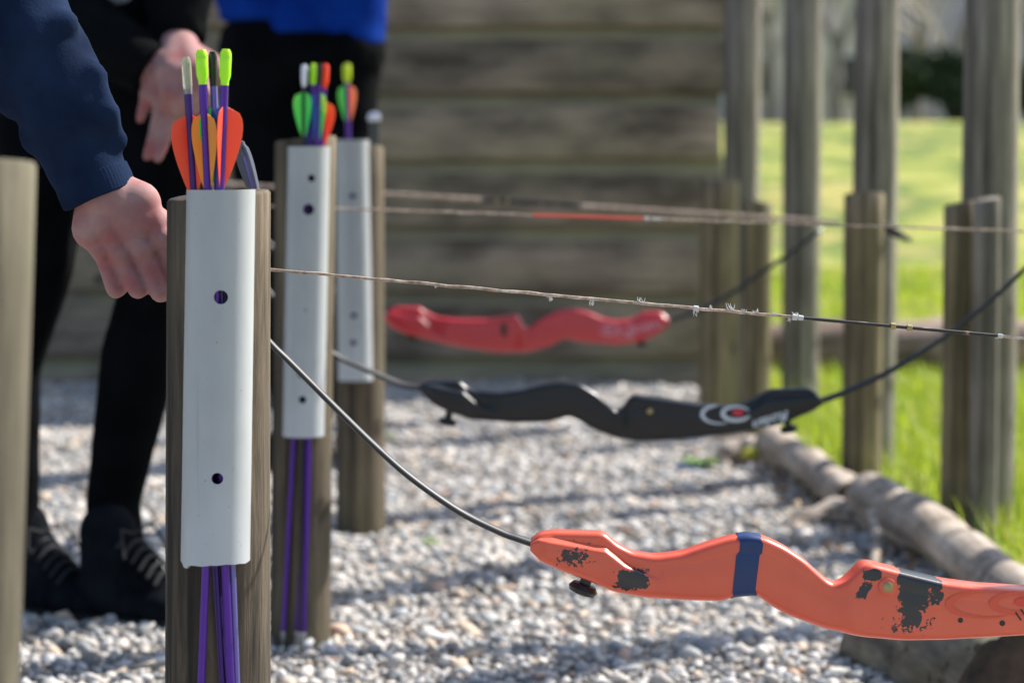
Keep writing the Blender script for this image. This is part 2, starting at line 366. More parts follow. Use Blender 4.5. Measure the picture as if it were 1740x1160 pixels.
# timber wall
WY = 6.44; X1 = at(1226, 500, WY).x; X0 = -3.2
wall = empty('timber_wall', (X1-1.2, WY, 0), 'dark weathered wall of wide horizontal boards behind the bows', 'wall')
zs_ = [-.02, .087] + [.087+.1755*i for i in range(1, 12)]
for i in range(len(zs_)-1):
    z0, z1 = zs_[i]-.012, zs_[i+1]; x = X1 + random.uniform(-.012, .008)
    prof = [(.020, z0), (.002, z0+.004), (0, z0+.02), (.008, z0+(z1-z0)*.55), (.016, z1-.048), (.030, z1-.018), (.040, z1), (.06, z1), (.06, z0)]
    nsec = 26; v = []; f = []
    for k in range(nsec+1):
        xx = X0 + (x-X0)*k/nsec
        for (dy, z) in prof:
            v.append((xx, WY+dy+.003*mnoise.noise(Vector((xx*2, z*6, i))), z+.006*mnoise.noise(Vector((xx*1.3, i*3.1, 0)))))
    m_ = len(prof)
    for k in range(nsec):
        for j in range(m_): f.append((k*m_+j, k*m_+(j+1)%m_, (k+1)*m_+(j+1)%m_, (k+1)*m_+j))
    f += [tuple(range(m_)), tuple(range(nsec*m_, (nsec+1)*m_))]
    o = obj('board', v, f, M['wall'], wall, sharp=60); o.data.materials.append(M['walltop'])
    for p in o.data.polygons:
        if p.normal.z > .30 and p.normal.y < -.2: p.material_index = 1
for xx in (X1-.05, X1-1.7, X1-3.3):
    v, f = box((xx, WY+.10, 1.0), .09, .09, 2.0); obj('back_post', v, f, M['wall'], wall, smooth=False)
for (px, py, r) in ((121, 413, .016), (168, 474, .012)):
    c = at(px, py, WY-.004); v, f = ball(c, r, 1, .5, 1); obj('bolt', v, f, M['steel'] if r > .014 else M['black plastic'], wall)

# posts
def post(name, cx, cy, r, top, material, label, group, lean=(0,0), square=0, seed=0, cat='post', base=-.15):
    root = None; nr = 28; n = 26; v = []; f = []
    for i in range(nr+1):
        t = i/nr; z = base + (top-base)*t
        rr = r*(1+.02*math.sin(z*7+seed)); 
        if i == nr: rr -= .0016
        if i == nr-1: z = top-.002
        for k in range(n):
            a = 2*math.pi*k/n; ca, sa = math.cos(a), math.sin(a)
            q = 1.0
            if square: q = 1.0/max(abs(ca), abs(sa))**square
            d = 1 + .03*mnoise.noise(Vector((ca*2+seed, sa*2, z*1.5))) + .012*mnoise.noise(Vector((ca*9+seed, sa*9, z*4)))
            v.append((cx+ca*rr*q*d+lean[0]*z, cy+sa*rr*q*d+lean[1]*z, z + (.004*math.sin(a+seed) if i >= nr-1 else 0)))
    for i in range(nr):
        for k in range(n): f.append((i*n+k, i*n+(k+1)%n, (i+1)*n+(k+1)%n, (i+1)*n+k))
    v.append((cx+lean[0]*top, cy+lean[1]*top, top)); f += [(nr*n+k, nr*n+(k+1)%n, (nr+1)*n) for k in range(n)]
    o = obj(name, v, f, material, loc=(cx, cy, 0), sharp=50); return tag(o, label, cat, group)
GR_T = 'short round posts holding the arrow tubes'
def post_px(pxL, pxR, Yf, z, py):
    """centre and radius from left/right edges at height py"""
    a = at(pxL, py, Yf); b = at(pxR, py, Yf); r = (b.x-a.x)/2; return (a.x+b.x)/2, Yf, r
cx, cy, r = post_px(283, 461, 1.88, 0, 600); P1 = (cx, cy, r)
zt = at(370, 331, 1.86).z
LN = .012; post('wooden_post', cx-LN*at(370,600,1.88).z, cy, r, zt, M['post1'], 'nearest dark wooden post carrying the white arrow tube, with the hand at its left edge', GR_T, lean=(LN,0), seed=1)
cx, cy, r = post_px(463, 567, 3.03, 0, 600); P2 = (cx, cy, r)
post('wooden_post', cx-.018*at(515,600,3.03).z, cy, r, at(520, 236, 3.0).z, M['post2'], 'middle wooden post whose arrow tube holds green, blue and red vanes', GR_T, lean=(.018,0), seed=2)
cx, cy, r = post_px(570, 655, 3.92, 0, 600); P3 = (cx, cy, r)
post('wooden_post', cx, cy, r, at(640, 250, 3.9).z, M['post2'], 'furthest tube post, left of the red bow, with one arrow in its tube', GR_T, lean=(-.004,0), seed=3)
cxf = at(62, 290, 1.3).x - .042
post('wooden_post', cxf-.028, 1.3, .042, at(0, 281, 1.3).z, M['postf'], 'blurred pale post cut off by the left edge, nearest to the viewer', None, lean=(.045,0), seed=9)
GS = 'short round posts along the grass edge'
for i, (l, r_, pb, top, lab, mk) in enumerate((
        (1655, 1701, 934, 338, 'grey short post furthest right, with a bright right edge', 'fence'), (1606, 1657, 928, 345, 'brown short post tight against the left of the furthest right one', 'postr'),
        (1437, 1504, 852, 330, 'short mossy post standing where the black bow limb crosses, second from right', 'postr'),
        (1264, 1312, 752, 343, 'slim short post just right of the wall end, behind a pale-edged one', 'postr'),
        (1190, 1256, 722, 305, 'short post with pale right edge standing against the end of the wall', 'postr'))):
    g = gr((l+r_)/2, pb); a = at(l, 600, g.y); b = at(r_, 600, g.y); rad = (b.x-a.x)/2
    post('short_post', (a.x+b.x)/2, g.y+rad, rad*1.01, at(1300, top, g.y+rad).z, M[mk], lab, GS, seed=20+i, square=.3 if i < 2 else 0)
    if i == 2:
        c0 = at(1500, 384, g.y+rad+.01); c1 = at(1548, 408, g.y+rad-.02)
        PEG = (c0, c1)
v, f = tube([PEG[0], PEG[0].lerp(PEG[1], .5)+Vector((0,0,-.001)), PEG[1]], [.0075, .0085, .0035], 10)
tag(obj('hook', v, f, M['black plastic'], loc=PEG[0]), 'black hook sticking out right of the mossy short post', 'hook')
GF = 'tall round fence posts at the grass edge'
for i, (l, r_, pb, lab) in enumerate((
        (1232, 1294, 690, 'tall fence post tight against the right end of the wall'),
        (1334, 1399, 712, 'tall grey fence post standing alone in the gap, second from the wall'),
        (1455, 1531, 812, 'tall fence post with a knot, behind the mossy short post'),
        (1643, 1740, 900, 'wide tall fence post behind the split short post at the right'))):
    g = gr((l+r_)/2, pb); a = at(l, 300, g.y); b = at(r_, 300, g.y); rad = (b.x-a.x)/2
    post('fence_post', (a.x+b.x)/2, g.y+rad, rad, 1.75+.03*i, M['fence'], lab, GF, seed=40+i)
# the same fence runs on out of the frame and shades the gravel
for i, (x, y) in enumerate(((.93, 3.42), (1.07, 2.35))):
    post('fence_post', x, y, .045, 1.78, M['fence'], ('first tall fence post past the right edge of the photo', 'second tall fence post past the right edge of the photo', 'third tall fence post past the right edge of the photo', 'tall fence post past the right edge, nearest the viewer')[i], GF, seed=50+i)

# logs
def log(name, pts, rads, material, label, n=40, amp=.012, seed=0, cut=True, ns=14):
    P = smooth_path(pts, 8); R = np.interp(np.linspace(0, 1, len(P)), np.linspace(0, 1, len(rads)), rads)
    v, f = tube(P, list(R), n, noise_amp=amp, nscale=ns, seed=seed, caps=False)
    m = len(P); c0 = sum((Vector(q) for q in v[:n]), Vector())/n; c1 = sum((Vector(q) for q in v[-n:]), Vector())/n
    base = (sum((Vector(p) for p in P), Vector())/len(P)); base.z = 0
    root = obj(name, v, f, material, loc=base, sharp=60)
    for c, ring in ((c0, v[:n]), (c1, v[-n:])):
        vv = [c] + list(ring); ff = [(0, k+1, (k+1) % n+1) for k in range(n)]
        if cut: 
            o2 = obj('cut_end', [p for p in vv], ff, M['cut'], root, sharp=60)
    return tag(root, label, 'log', 'edging logs')
a, b_, c_ = gr(1745, 1075), gr(1590, 960), gr(1478, 905)
log('log', [a+Vector((.05,-.25,.035)), a+Vector((0,0,.04)), b_+Vector((.0,0.02,.045)), c_+Vector((.01,.05,.05))], [.036,.036,.039,.042], M['log'],
    'long pale peeled log curving behind the orange bow beside the grass', seed=2, amp=.007)
a, b_ = gr(1455, 885), gr(1318, 795)
log('log', [a+Vector((0,.02,.035)), gr(1400, 850)+Vector((.0,.04,.04)), b_+Vector((0,.05,.045))], [.030,.032,.036], M['log'],
    'upper pale log running back toward the wall from the root', seed=5, amp=.010)
log('root', [gr(1325, 905)+Vector((0,0,-.004)), gr(1375, 900)+Vector((0,0,.022)), gr(1430, 900)+Vector((0,0.02,.026)), gr(1500, 915)+Vector((0,0.02,.018))], [.009,.017,.020,.015], M['log'],
    'gnarled low root lying in front of the pale logs', seed=8, amp=.022)
log('root', [gr(1215, 790)+Vector((0,0,.01)), gr(1270, 785)+Vector((0,0,.03)), gr(1330, 800)+Vector((0,0.02,.02))], [.012,.028,.02], M['log'],
    'small root knuckle at the far end of the edging', seed=11, amp=.02)
log('root', [gr(1480, 935)+Vector((0,0,.06)), gr(1486, 945)+Vector((0,-.02,.03)), gr(1478, 960)+Vector((0,-.03,.0))], [.008,.009,.006], M['log'],
    'short pale broken twig hanging off the log end', seed=14, amp=.004, n=12)
M['logd'] = wood('dark weathered log', (.12,.10,.08), (.34,.30,.25), (.16,.15,.08), .6, 'y', .5)
a = at(1718, 1172, 2.66)
log('log', [a, a+Vector((-.045,.12,.0)), a+Vector((-.10,.27,-.008))], [.068,.070,.066], M['logd'],
    'thick log with a dark sawn end at the bottom right corner', seed=17, amp=.014, ns=30)
a = at(1290, 622, 6.9); b_ = at(2050, 622, 6.75)
log('log', [Vector((a.x, 6.95, .06)), Vector((1.25, 6.9, .065)), Vector((b_.x+.4, 6.8, .06))], [.07,.08,.075], M['logb'],
    'brown log lying on the far grass behind the fence posts', seed=21, amp=.02)
v, f = ball(gr(1275, 795)+Vector((0,0,.03)), .016, 1.2, .8, .7); M['yellow'] = mat('yellow leaf', (.5,.5,.04), .6)
tag(obj('fallen_leaf', v, f, M['yellow'], loc=gr(1275, 795)), 'yellow leaf lying by the root at the far edging', 'leaf')
v, f = box(gr(1172, 802)+Vector((0,0,.012)), .05, .03, .008, Matrix.Rotation(.3, 3, 'Z')); M['bluescrap'] = mat('blue plastic', (.05,.15,.35), .4)
tag(obj('plastic_scrap', v, f, M['bluescrap'], loc=gr(1172, 802)), 'small blue plastic scrap on the gravel below the black bow', 'scrap')

# leaf and bark litter along the logs
pal_l = [mat('dry leaf brown', (.22,.13,.07), .9), mat('dry leaf tan', (.42,.32,.20), .9), mat('soil crumb', (.07,.05,.035), 1.0)]
mb = MB(); mi = []
for i in range(520):
    y = random.uniform(2.9, 5.4); x = float(xr(y)) - abs(random.gauss(0, .07)) + .03; c = Vector((x, y, random.uniform(.006, .016)))
    a = random.uniform(0, 6.28); l = random.uniform(.006, .017); u = Vector((math.cos(a), math.sin(a), random.uniform(-.4,.4)))*l; w2 = Vector((-math.sin(a), math.cos(a), random.uniform(-.4,.4)))*l*random.uniform(.3,.6)
    up = Vector((0,0,.0025)); mb.add([c-u, c-w2-up, c+u, c+w2-up, c-u*.1+up*1.5, c+u*.1-up*1.2], [(0,1,4),(1,2,4),(2,3,4),(3,0,4),(1,0,5),(2,1,5),(3,2,5),(0,3,5)]); mi += [random.choice((0,0,1,1,2))]*8
o = obj('leaf_litter', mb.v, mb.f, pal_l[0], smooth=False)
for m_ in pal_l[1:]: o.data.materials.append(m_)
for p, k in zip(o.data.polygons, mi): p.material_index = k
tag(o, 'brown leaf and bark litter along the log edging', 'litter', kind='stuff')

# ================================================================== ARROW TUBES
def boolean_cut(o, cutters):
    bpy.context.view_layer.update()
    for c in cutters:
        md = o.modifiers.new('cut', 'BOOLEAN'); md.object = c; md.solver = 'EXACT'
    dg = bpy.context.evaluated_depsgraph_get(); me = bpy.data.meshes.new_from_object(o.evaluated_get(dg))
    o.modifiers.clear(); old = o.data; o.data = me; bpy.data.meshes.remove(old)
    for c in cutters: bpy.data.objects.remove(c)
def arrow_tube(tl, tr, bl, br, Y, depth, holes, label, jag=0):
    """half pipe: top-left/right, bottom-left/right pixel corners, edges at depth Y"""
    A, B, C, D = at(*tl, Y), at(*tr, Y), at(*bl, Y), at(*br, Y)
    nz, na = 24, 22; v = []; f = []; th = .0024
    for shell in (0, 1):
        for i in range(nz+1):
            t = i/nz; L_, R_ = C.lerp(A, t), D.lerp(B, t); m = (L_+R_)/2; hw = (R_.x-L_.x)/2 - shell*th; dp = depth - shell*th
            for k in range(na+1):
                a = math.pi*k/na; z = m.z
                if i == 0 and jag: z += jag*(.12*math.sin(k*1.9)+.25*math.sin(k*.5+1)) - (jag*1.5 if k in (4, 5) else 0)
                v.append((m.x - hw*math.cos(a), Y - dp*math.sin(a)**.85, z))
    S1 = (nz+1)*(na+1)
    for s in (0, 1):
        for i in range(nz):
            for k in range(na):
                q = [s*S1+i*(na+1)+k, s*S1+i*(na+1)+k+1, s*S1+(i+1)*(na+1)+k+1, s*S1+(i+1)*(na+1)+k]; f.append(tuple(q))
    for i in (0, nz):
        for k in range(na): f.append((i*(na+1)+k, i*(na+1)+k+1, S1+i*(na+1)+k+1, S1+i*(na+1)+k))
    for k in (0, na):
        for i in range(nz): f.append((i*(na+1)+k, (i+1)*(na+1)+k, S1+(i+1)*(na+1)+k, S1+i*(na+1)+k))
    base = (C+D)/2
    o = obj('arrow_tube', v, f, M['pvc'], loc=base, sharp=50)
    cs = []
    for (px, py, rp) in holes:
        p = at(px, py, Y-depth); rr = rp/F*(Y-depth)
        vv, ff = tube([p+Vector((0,-.03,0)), p+Vector((0,depth-.006,0))], rr, 20); cs.append(obj('cutter', vv, ff, None, smooth=False))
    boolean_cut(o, cs)
    o.data.shade_smooth(); o.data.set_sharp_from_angle(angle=math.radians(50))
    return tag(o, label, 'arrow tube', 'white half pipe arrow tubes fixed to posts')
y1 = P1[1]-P1[2]+.010; y2 = P2[1]-P2[2]+.010; y3 = P3[1]-P3[2]+.010
arrow_tube((318,322), (434,322), (308,950), (425,950), y1, .030, [(375,505,12), (369,813,10)], 'nearest white tube, wide with two black holes and a ragged lower edge', jag=.0022)
arrow_tube((489,249), (561,249), (480,739), (551,739), y2, .030, [(529,303,6), (524,356,9.5), (511,636,5.5), (514,679,6.5), (519,527,2)], 'middle white tube, narrow with four dark holes, crossed by the orange bow limb')
arrow_tube((571,238), (627,238), (575,645), (634,645), y3, .030, [(599,333,5), (601,536,5), (600,582,5)], 'furthest white tube, blurred with three small holes, crossed by the black bow limb')

# ================================================================== ARROWS
def arrow(ptop, pbot, shaft, nock, vanes, label, roll=0, r=.0034, vlen=.058, vh=.0125, voff=.030, clearnock=False, nl=.022, rn=None):
    d = (pbot-ptop).normalized(); root = empty('arrow', pbot, label, 'arrow', 'arrows standing in the tubes')
    fr = frames([ptop, pbot])[0]; u, b = fr[1], fr[2]
    rn = rn or r*1.18
    v, f = tube([ptop+d*nl, ptop+d*(nl+.05), pbot-d*.02], r, 14); obj('shaft', v, f, M[shaft], root)
    v, f = tube([pbot-d*.02, pbot-d*.012, pbot-d*.001], [r, r*.95, r*.2], 12); obj('point', v, f, M['steel'], root)
    # nock: rounded plug with a string groove
    P = [ptop+d*t for t in (0, .002, .005, .012, nl-.003, nl+.001, nl+.004)]
    R = [rn*.45, rn*.85, rn, rn*1.0, rn*.98, r*1.05, r*1.02]
    mb = MB(); mb.add(*tube(P[2:], R[2:], 14))
    for s in (-1, 1): mb.add(*tube([ptop+d*.006+u*s*rn*.5, ptop+d*.003+u*s*rn*.5, ptop+u*s*rn*.42], [rn*.95, rn*.9, rn*.6], 12, squash=.5))
    obj('nock', mb.v, mb.f, M[nock], root)
    for k, vc in enumerate(vanes):
        a = roll + k*2*math.pi/3; e = u*math.cos(a)+b*math.sin(a); s_ = d.cross(e)*.00045
        pts = []
        for i in range(15):
            t = i/14; prof = math.sin(math.pi*min(1, t)**.52)**.85 if 0 < t < 1 else 0
            pts.append((voff + vlen*t, vh*prof))
        vv = []
        for sg in (1, -1):
            for (x, h) in pts: vv.append(ptop+d*x+e*r*.8+s_*sg); vv.append(ptop+d*x+e*(r+h)+s_*sg*.6)
        n = len(pts)*2; ff = []
        for i in range(len(pts)-1):
            ff.append((2*i, 2*i+2, 2*i+3, 2*i+1)); ff.append((n+2*i, n+2*i+1, n+2*i+3, n+2*i+2)); ff.append((2*i+1, 2*i+3, n+2*i+3, n+2*i+1))
        obj('vane', vv, ff, M[vc], root, smooth=False)
    return root
def arr(top, bot, Yt, Yb, *a, **k):
    """top and bottom pixel at their depths; bottom continues to the gravel"""
    p = at(*top, Yt); q = at(*bot, Yb); d = (q-p).normalized(); L_ = .715
    L2 = min((p.z-.004)/-d.z, .76); q = p + d*L2
    return arrow(p, q, *a, **k)
def arr(top, bot, Yt, Yb, *a, L=None, **k):
    """top and bottom pixel at their depths; the shaft runs on down to the gravel"""
    p = at(*top, Yt); q = at(*bot, Yb); d = (q-p).normalized()
    return arrow(p, p + d*(L or min((p.z-.004)/-d.z, .76)), *a, **k)
yF, yM, yB = y1-.0245, y1-.0188, y1-.0135
arr((316,97), (379,1160), yB, yB, 'darkpurple', 'clear', ['vred','vred','vred'], 'arrow with clear nock and red vanes, leftmost in the nearest tube', roll=0, voff=.044, vlen=.060, nl=.024, r=.0031)
arr((342,85), (392,1160), yM, yM, 'purple', 'neon', ['vblue','vorange','vorange'], 'green nocked arrow with orange vanes in the nearest tube', roll=0, vh=.0078, voff=.048, rn=.0046, r=.0032, vlen=.056)
arr((361,88), (402,1160), yB, yB, 'lilac', 'nockblack', ['vgreen','vblue','vgreen'], 'black nocked arrow with blue and green vanes in the nearest tube', roll=-.1, vh=.011, voff=.042, r=.0028)
arr((384,84), (342,1160), yF+.0012, yF, 'purple', 'neon', ['vblue','vred','vred'], 'green nocked arrow with red and blue vanes, rightmost upright in the nearest tube', roll=-.9, voff=.043, vlen=.060, rn=.0044, nl=.023, r=.0030)
arr((409,240), (455,395), P1[1]+P1[2]+.012, P1[1]+P1[2]+.012, 'lilac', 'vclear', ['vclear','vclear','vclear'], 'broken arrow stub with faded clear vanes tucked behind the nearest post', L=.075, roll=.6, voff=.002, vlen=.055, vh=.0055, nl=.004, r=.0024)
yF, yM, yB = y2-.0245, y2-.0188, y2-.0135
arr((517,110), (510,1095), yM, yM, 'blackshaft', 'nockwhite', ['vgreen','vgreen','vgreen'], 'white nocked black arrow with green vanes in the middle tube', roll=.25, voff=.034, nl=.023, r=.0028, vlen=.054, rn=.0040, vh=.0105)
arr((533,108), (480,1105), yB, yB, 'purple', 'neon', ['vblue','vblue','vblue'], 'green nocked arrow with blue vanes in the middle tube', roll=.1, voff=.040, vh=.010, r=.003, rn=.0036)
arr((543,108), (515,1105), yM+.001, yM+.001, 'purple', 'nockblack', ['vblue','vgreen','vblue'], 'black nocked arrow with green vane in the middle tube', roll=0, voff=.036, vh=.008)
arr((553,109), (503,1107), yB, yB, 'purple', 'nockred', ['vred','vred','vblue'], 'red nocked arrow with red vane in the middle tube', roll=-.25, voff=.046, nl=.026, rn=.0050, vlen=.056, r=.003)
arr((589,109), (601,655), y3-.019, y3-.019, 'purple', 'neonyellow', ['vorange','vpeach','vgreen'], 'single yellow nocked arrow with green and peach vanes in the furthest tube', L=.50, roll=0, voff=.034, nl=.026, rn=.0068, r=.0040)
# grey rod with a silver cap
c = at(636, 200, 4.05); root = empty('walking_pole', (c.x, c.y, 0), 'grey pole with silver ball cap behind the furthest tube post', 'pole')
v, f = tube([(c.x, c.y, 0), (c.x, c.y, c.z-.005)], .0088, 14); obj('shaft', v, f, M['grey rod'], root)
v, f = ball(c, .0115, 1, 1, .9); obj('cap', v, f, M['nockwhite'], root)

# ================================================================== BOWS
def paint_mat(name, base, hi, patches, holes=(), rough=.32, coat=.35, spec=.5):
    """painted riser; worn black patches placed in object space (x, z, half-width, half-height, strength)"""
    m = mat(name, base, rough); N, L, b = nodes_of(m); b.inputs['Coat Weight'].default_value = coat; b.inputs['Specular IOR Level'].default_value = spec; b.inputs['Coat Roughness'].default_value = .25
    g = noise_tex(m, 9, 4); col = ramp(m, g.outputs[0], [(.35, base), (.65, hi)]).outputs[0]
    g0 = noise_tex(m, 420, 3); bump(m, g0.outputs[0], .08, .0005)
    if patches:
        tc = N.new('ShaderNodeTexCoord'); sx = N.new('ShaderNodeSeparateXYZ'); L.new(tc.outputs['Object'], sx.inputs[0])
        def mth(op, a, b2=None, c=None):
            n = N.new('ShaderNodeMath'); n.operation = op
            for i, q in enumerate((a, b2, c)):
                if q is None: continue
                if isinstance(q, (int, float)): n.inputs[i].default_value = q
                else: L.new(q, n.inputs[i])
            return n.outputs[0]
        nb = noise_tex(m, 170, 5, (1,.3,1), .6); nf = noise_tex(m, 420, 3, (1,.3,1), .6)
        nz = mth('ADD', mth('MULTIPLY', nb.outputs[0], .65), mth('MULTIPLY', nf.outputs[0], .35))
        tot = None
        for (x, z, hw, hh, st, shear) in patches:
            dz = mth('DIVIDE', mth('SUBTRACT', sx.outputs[2], z), hh)
            dx = mth('DIVIDE', mth('SUBTRACT', mth('SUBTRACT', sx.outputs[0], x), mth('MULTIPLY', dz, shear)), hw)
            e = mth('MAXIMUM', mth('ABSOLUTE', dx), mth('ABSOLUTE', dz))
            e = mth('ADD', mth('MULTIPLY', e, .6), mth('MULTIPLY', mth('SQRT', mth('ADD', mth('MULTIPLY', dx, dx), mth('MULTIPLY', dz, dz))), .4))
            k = mth('MULTIPLY', mth('SUBTRACT', 1.0, e), st)                # >0 inside
            k = mth('MINIMUM', k, .23)
            tot = k if tot is None else mth('MAXIMUM', tot, k)
        fac = mth('MULTIPLY', mth('ADD', mth('SUBTRACT', tot, .07), mth('SUBTRACT', nz, .5)), 30); cl = N.new('ShaderNodeClamp'); L.new(fac, cl.inputs[0])
        col = mix(m, cl.outputs[0], col, (.013,.014,.02))
    L.new(col, b.inputs['Base Color']); return m
def bow(spec):
    Y = spec['Y']; T = [at(x, y, Y) for x, y in spec['top']]; B = [at(x, y, Y) for x, y in spec['bot']]
    px2x = lambda p: at(p, 600, Y).x
    tx = [p.x for p in T]; tz = [p.z for p in T]; bx = [p.x for p in B]; bz = [p.z for p in B]
    x0, x1 = min(tx[0], bx[0]), max(tx[-1], bx[-1])
    loc = Vector(((x0+x1)/2, Y, min(bz)))
    root = empty('recurve_bow', loc, spec['label'], 'bow', 'recurve bows hanging between the posts')
    n = 190; X = [x0 + (x1-x0)*(.5-.5*math.cos(math.pi*i/(n-1)))*.35 + (x1-x0)*i/(n-1)*.65 for i in range(n)]
    def sm(xq, xs_, zs2, w=.0022):
        return (np.interp(xq-w, xs_, zs2)+2*np.interp(xq, xs_, zs2)+np.interp(xq+w, xs_, zs2)+np.interp(xq-2*w, xs_, zs2)+np.interp(xq+2*w, xs_, zs2))/6
    SL = [at(x, y, Y-.016) for x, y in spec['shL']]; SR = [at(x, y, Y-.016) for x, y in spec['shR']]
    wk = spec['width']; wx = [px2x(p) for p, _, _ in wk]; wN = [a*(.86 if a < w2-.003 else 1) for _, a, w2 in wk]; wW = [a for _, _, a in wk]
    verts = []; faces = []; ring = None
    for i, x in enumerate(X):
        t = float(sm(x, tx, tz)); b = float(sm(x, bx, bz)); 
        if t-b < .004: c = (t+b)/2; t, b = c+.002, c-.002
        wn = float(np.interp(x, wx, wN)); ww = float(np.interp(x, wx, wW)); h = t-b
        if x <= SL[-1].x: s = float(np.interp(x, [p.x for p in SL], [p.z for p in SL]))
        elif x >= SR[0].x: s = float(np.interp(x, [p.x for p in SR], [p.z for p in SR]))
        else: s = t - .25*h
        s = min(max(s, b+.25*h), t-.06*h); r = min(.0055, h*.2); wn = min(wn, ww)
        s2 = s + max(.0012, abs(ww-wn)*.45)
        if s2 > t-r*.7: s2 = t-r*.7; s = min(s, s2-.0005)
        half = [(wn*.0, t), (wn-r*1.0, t), (wn-r*.62, t-r*.08), (wn-r*.3, t-r*.3), (wn-r*.07, t-r*.62), (wn, t-r*.95) if t-r*.95 > s2 else (wn, s2+.0002), (wn, s2), (max(wn, ww-.0026), s+.0007), (ww-.0006, s-.0003), (ww, s-.0022), (ww, b+r*1.2), (ww-r*.35, b+r*.35), (ww-r*1.2, b), (0, b)]
        pts = [(-q[0], q[1]) for q in half] + [(q[0], q[1]) for q in half[-2:0:-1]]
        m_ = len(pts)
        for (dy, z) in pts: verts.append((x, Y+dy, z))
    for i in range(n-1):
        for k in range(m_): faces.append((i*m_+k, i*m_+(k+1)%m_, (i+1)*m_+(k+1)%m_, (i+1)*m_+k))
    faces += [tuple(range(m_)), tuple(range((n-1)*m_, n*m_))]
    riser = obj('riser', verts, faces, spec['mat'](loc), root, sharp=50)
    surf = lambda px, py: at(px, py, Y - float(np.interp(at(px, py, Y-.014).x, wx, wW)))
    for (px, py, rp, mk, kind) in spec['studs']:
        p = surf(px, py); rr = rp/F*Y
        if kind == 'button':
            v, f = tube([p+Vector((0,.002,0)), p+Vector((0,-.0015,0)), p+Vector((0,-.0028,0))], [rr*1.75, rr*1.7, rr*1.3], 24); obj('boss', v, f, riser.data.materials[0], riser)
            v, f = tube([p, p+Vector((0,-.0035,0)), p+Vector((0,-.0042,0))], [rr, rr, rr*.8], 20); obj('arrow_button', v, f, M[mk], riser)
        elif kind == 'slot':
            v, f = box(p+Vector((0,-.001,0)), rr*1.2, .004, rr*3); obj('sight_slot', v, f, M[mk], riser, smooth=False)
        else:
            v, f = tube([p+Vector((0,.001,0)), p+Vector((0,-.0003,0))], [rr, rr], 18); obj('screw_hole', v, f, M[mk], riser)
    for (px, py, sc, tilt) in spec['knobs']:
        p = at(px, py, Y); u = Vector((math.sin(tilt), 0, -math.cos(tilt)))
        P = [p-u*.004*sc, p+u*.005*sc, p+u*.0055*sc, p+u*.009*sc, p+u*.012*sc, p+u*.0135*sc]
        v, f = tube(P, [q*sc for q in (.0042,.0042,.0085,.0108,.0095,.004)], 20); obj('limb_knob', v, f, M['black plastic'], riser)
    for pts, w0, w1 in spec['limbs']:
        P = smooth_path([at(x, y, Y) for x, y in pts], 6); k = len(P)
        v, f = tube(P, [w0+(w1-w0)*i/(k-1) for i in range(k)], 14, squash=2.0); obj('limb', v, f, M['limb'], root)
        v, f = ball(P[-1], w1*1.7, 1, 1.6, 1); obj('limb_tip', v, f, M[spec.get('tip', 'black plastic')], root)
    # string
    (ax, ay), (bx2, by) = spec['string']; A, Bq = at(ax, ay, Y-.002), at(bx2, by, Y-.002); sr = spec['sr']
    SPt = lambda px: A.lerp(Bq, (px-ax)/(bx2-ax))
    K = 260; v = []; f = []; P = [A.lerp(Bq, i/K) for i in range(K+1)]
    R = [sr*(1+.30*mnoise.noise(Vector((i*.37, spec['Y'], 0)))) for i in range(K+1)]
    P = [p+Vector((0,0,.0006*mnoise.noise(Vector((i*.21, 5, spec['Y']))))) for i, p in enumerate(P)]
    v, f = tube(P, R, 8); st = obj('bowstring', v, f, M['string'], root)
    for (p0, p1, mk, rr) in spec['serv']:
        Q = [SPt(p0+(p1-p0)*i/20) for i in range(21)]; v, f = tube(Q, [sr*rr]*21, 10); obj('serving', v, f, M[mk], st)
    for (p0, mk, rr) in spec['nocks']:
        q = SPt(p0); d = (Bq-A).normalized(); v, f = tube([q-d*.0022, q-d*.0018, q+d*.0018, q+d*.0022], [sr*rr*.8, sr*rr, sr*rr, sr*rr*.8], 12); obj('nocking_point', v, f, M[mk], st)
    for (p0, up, L_) in spec['tufts']:
        mb = MB()
        for k in range(7):
            q = SPt(p0)+Vector((random.uniform(-.0015,.0015), 0, 0)); e = q+Vector((random.uniform(-.35,.35)*L_, random.uniform(-.3,.3)*L_, up*L_*random.uniform(.35, .8)))
            mb.add(*tube([q, q.lerp(e, .5)+Vector((random.uniform(-1,1)*L_*.2, 0, 0)), e], [.0005, .0004, .0002], 5))
        obj('frayed_fibre', mb.v, mb.f, M['tuft'], st)
    return root, riser, surf
def text_mesh(txt, size, italic=.35):
    cu = bpy.data.curves.new('lettering', 'FONT'); cu.body = txt; cu.size = size; cu.shear = italic; cu.extrude = 0; cu.align_x = 'CENTER'; cu.align_y = 'CENTER'; cu.offset = size*.02
    o = bpy.data.objects.new('lettering', cu); COL.objects.link(o); bpy.context.view_layer.update()
    dg = bpy.context.evaluated_depsgraph_get(); me = bpy.data.meshes.new_from_object(o.evaluated_get(dg))
    v = [p.co.copy() for p in me.vertices]; f = [tuple(p.vertices) for p in me.polygons]
    bpy.data.objects.remove(o); return v, f
def decal(name, v2, f, fn, material, parent, dy=-.0006):
    vv = [fn(p) + Vector((0, dy, 0)) for p in v2]
    o = obj(name, vv, f, material, parent, smooth=False); return o
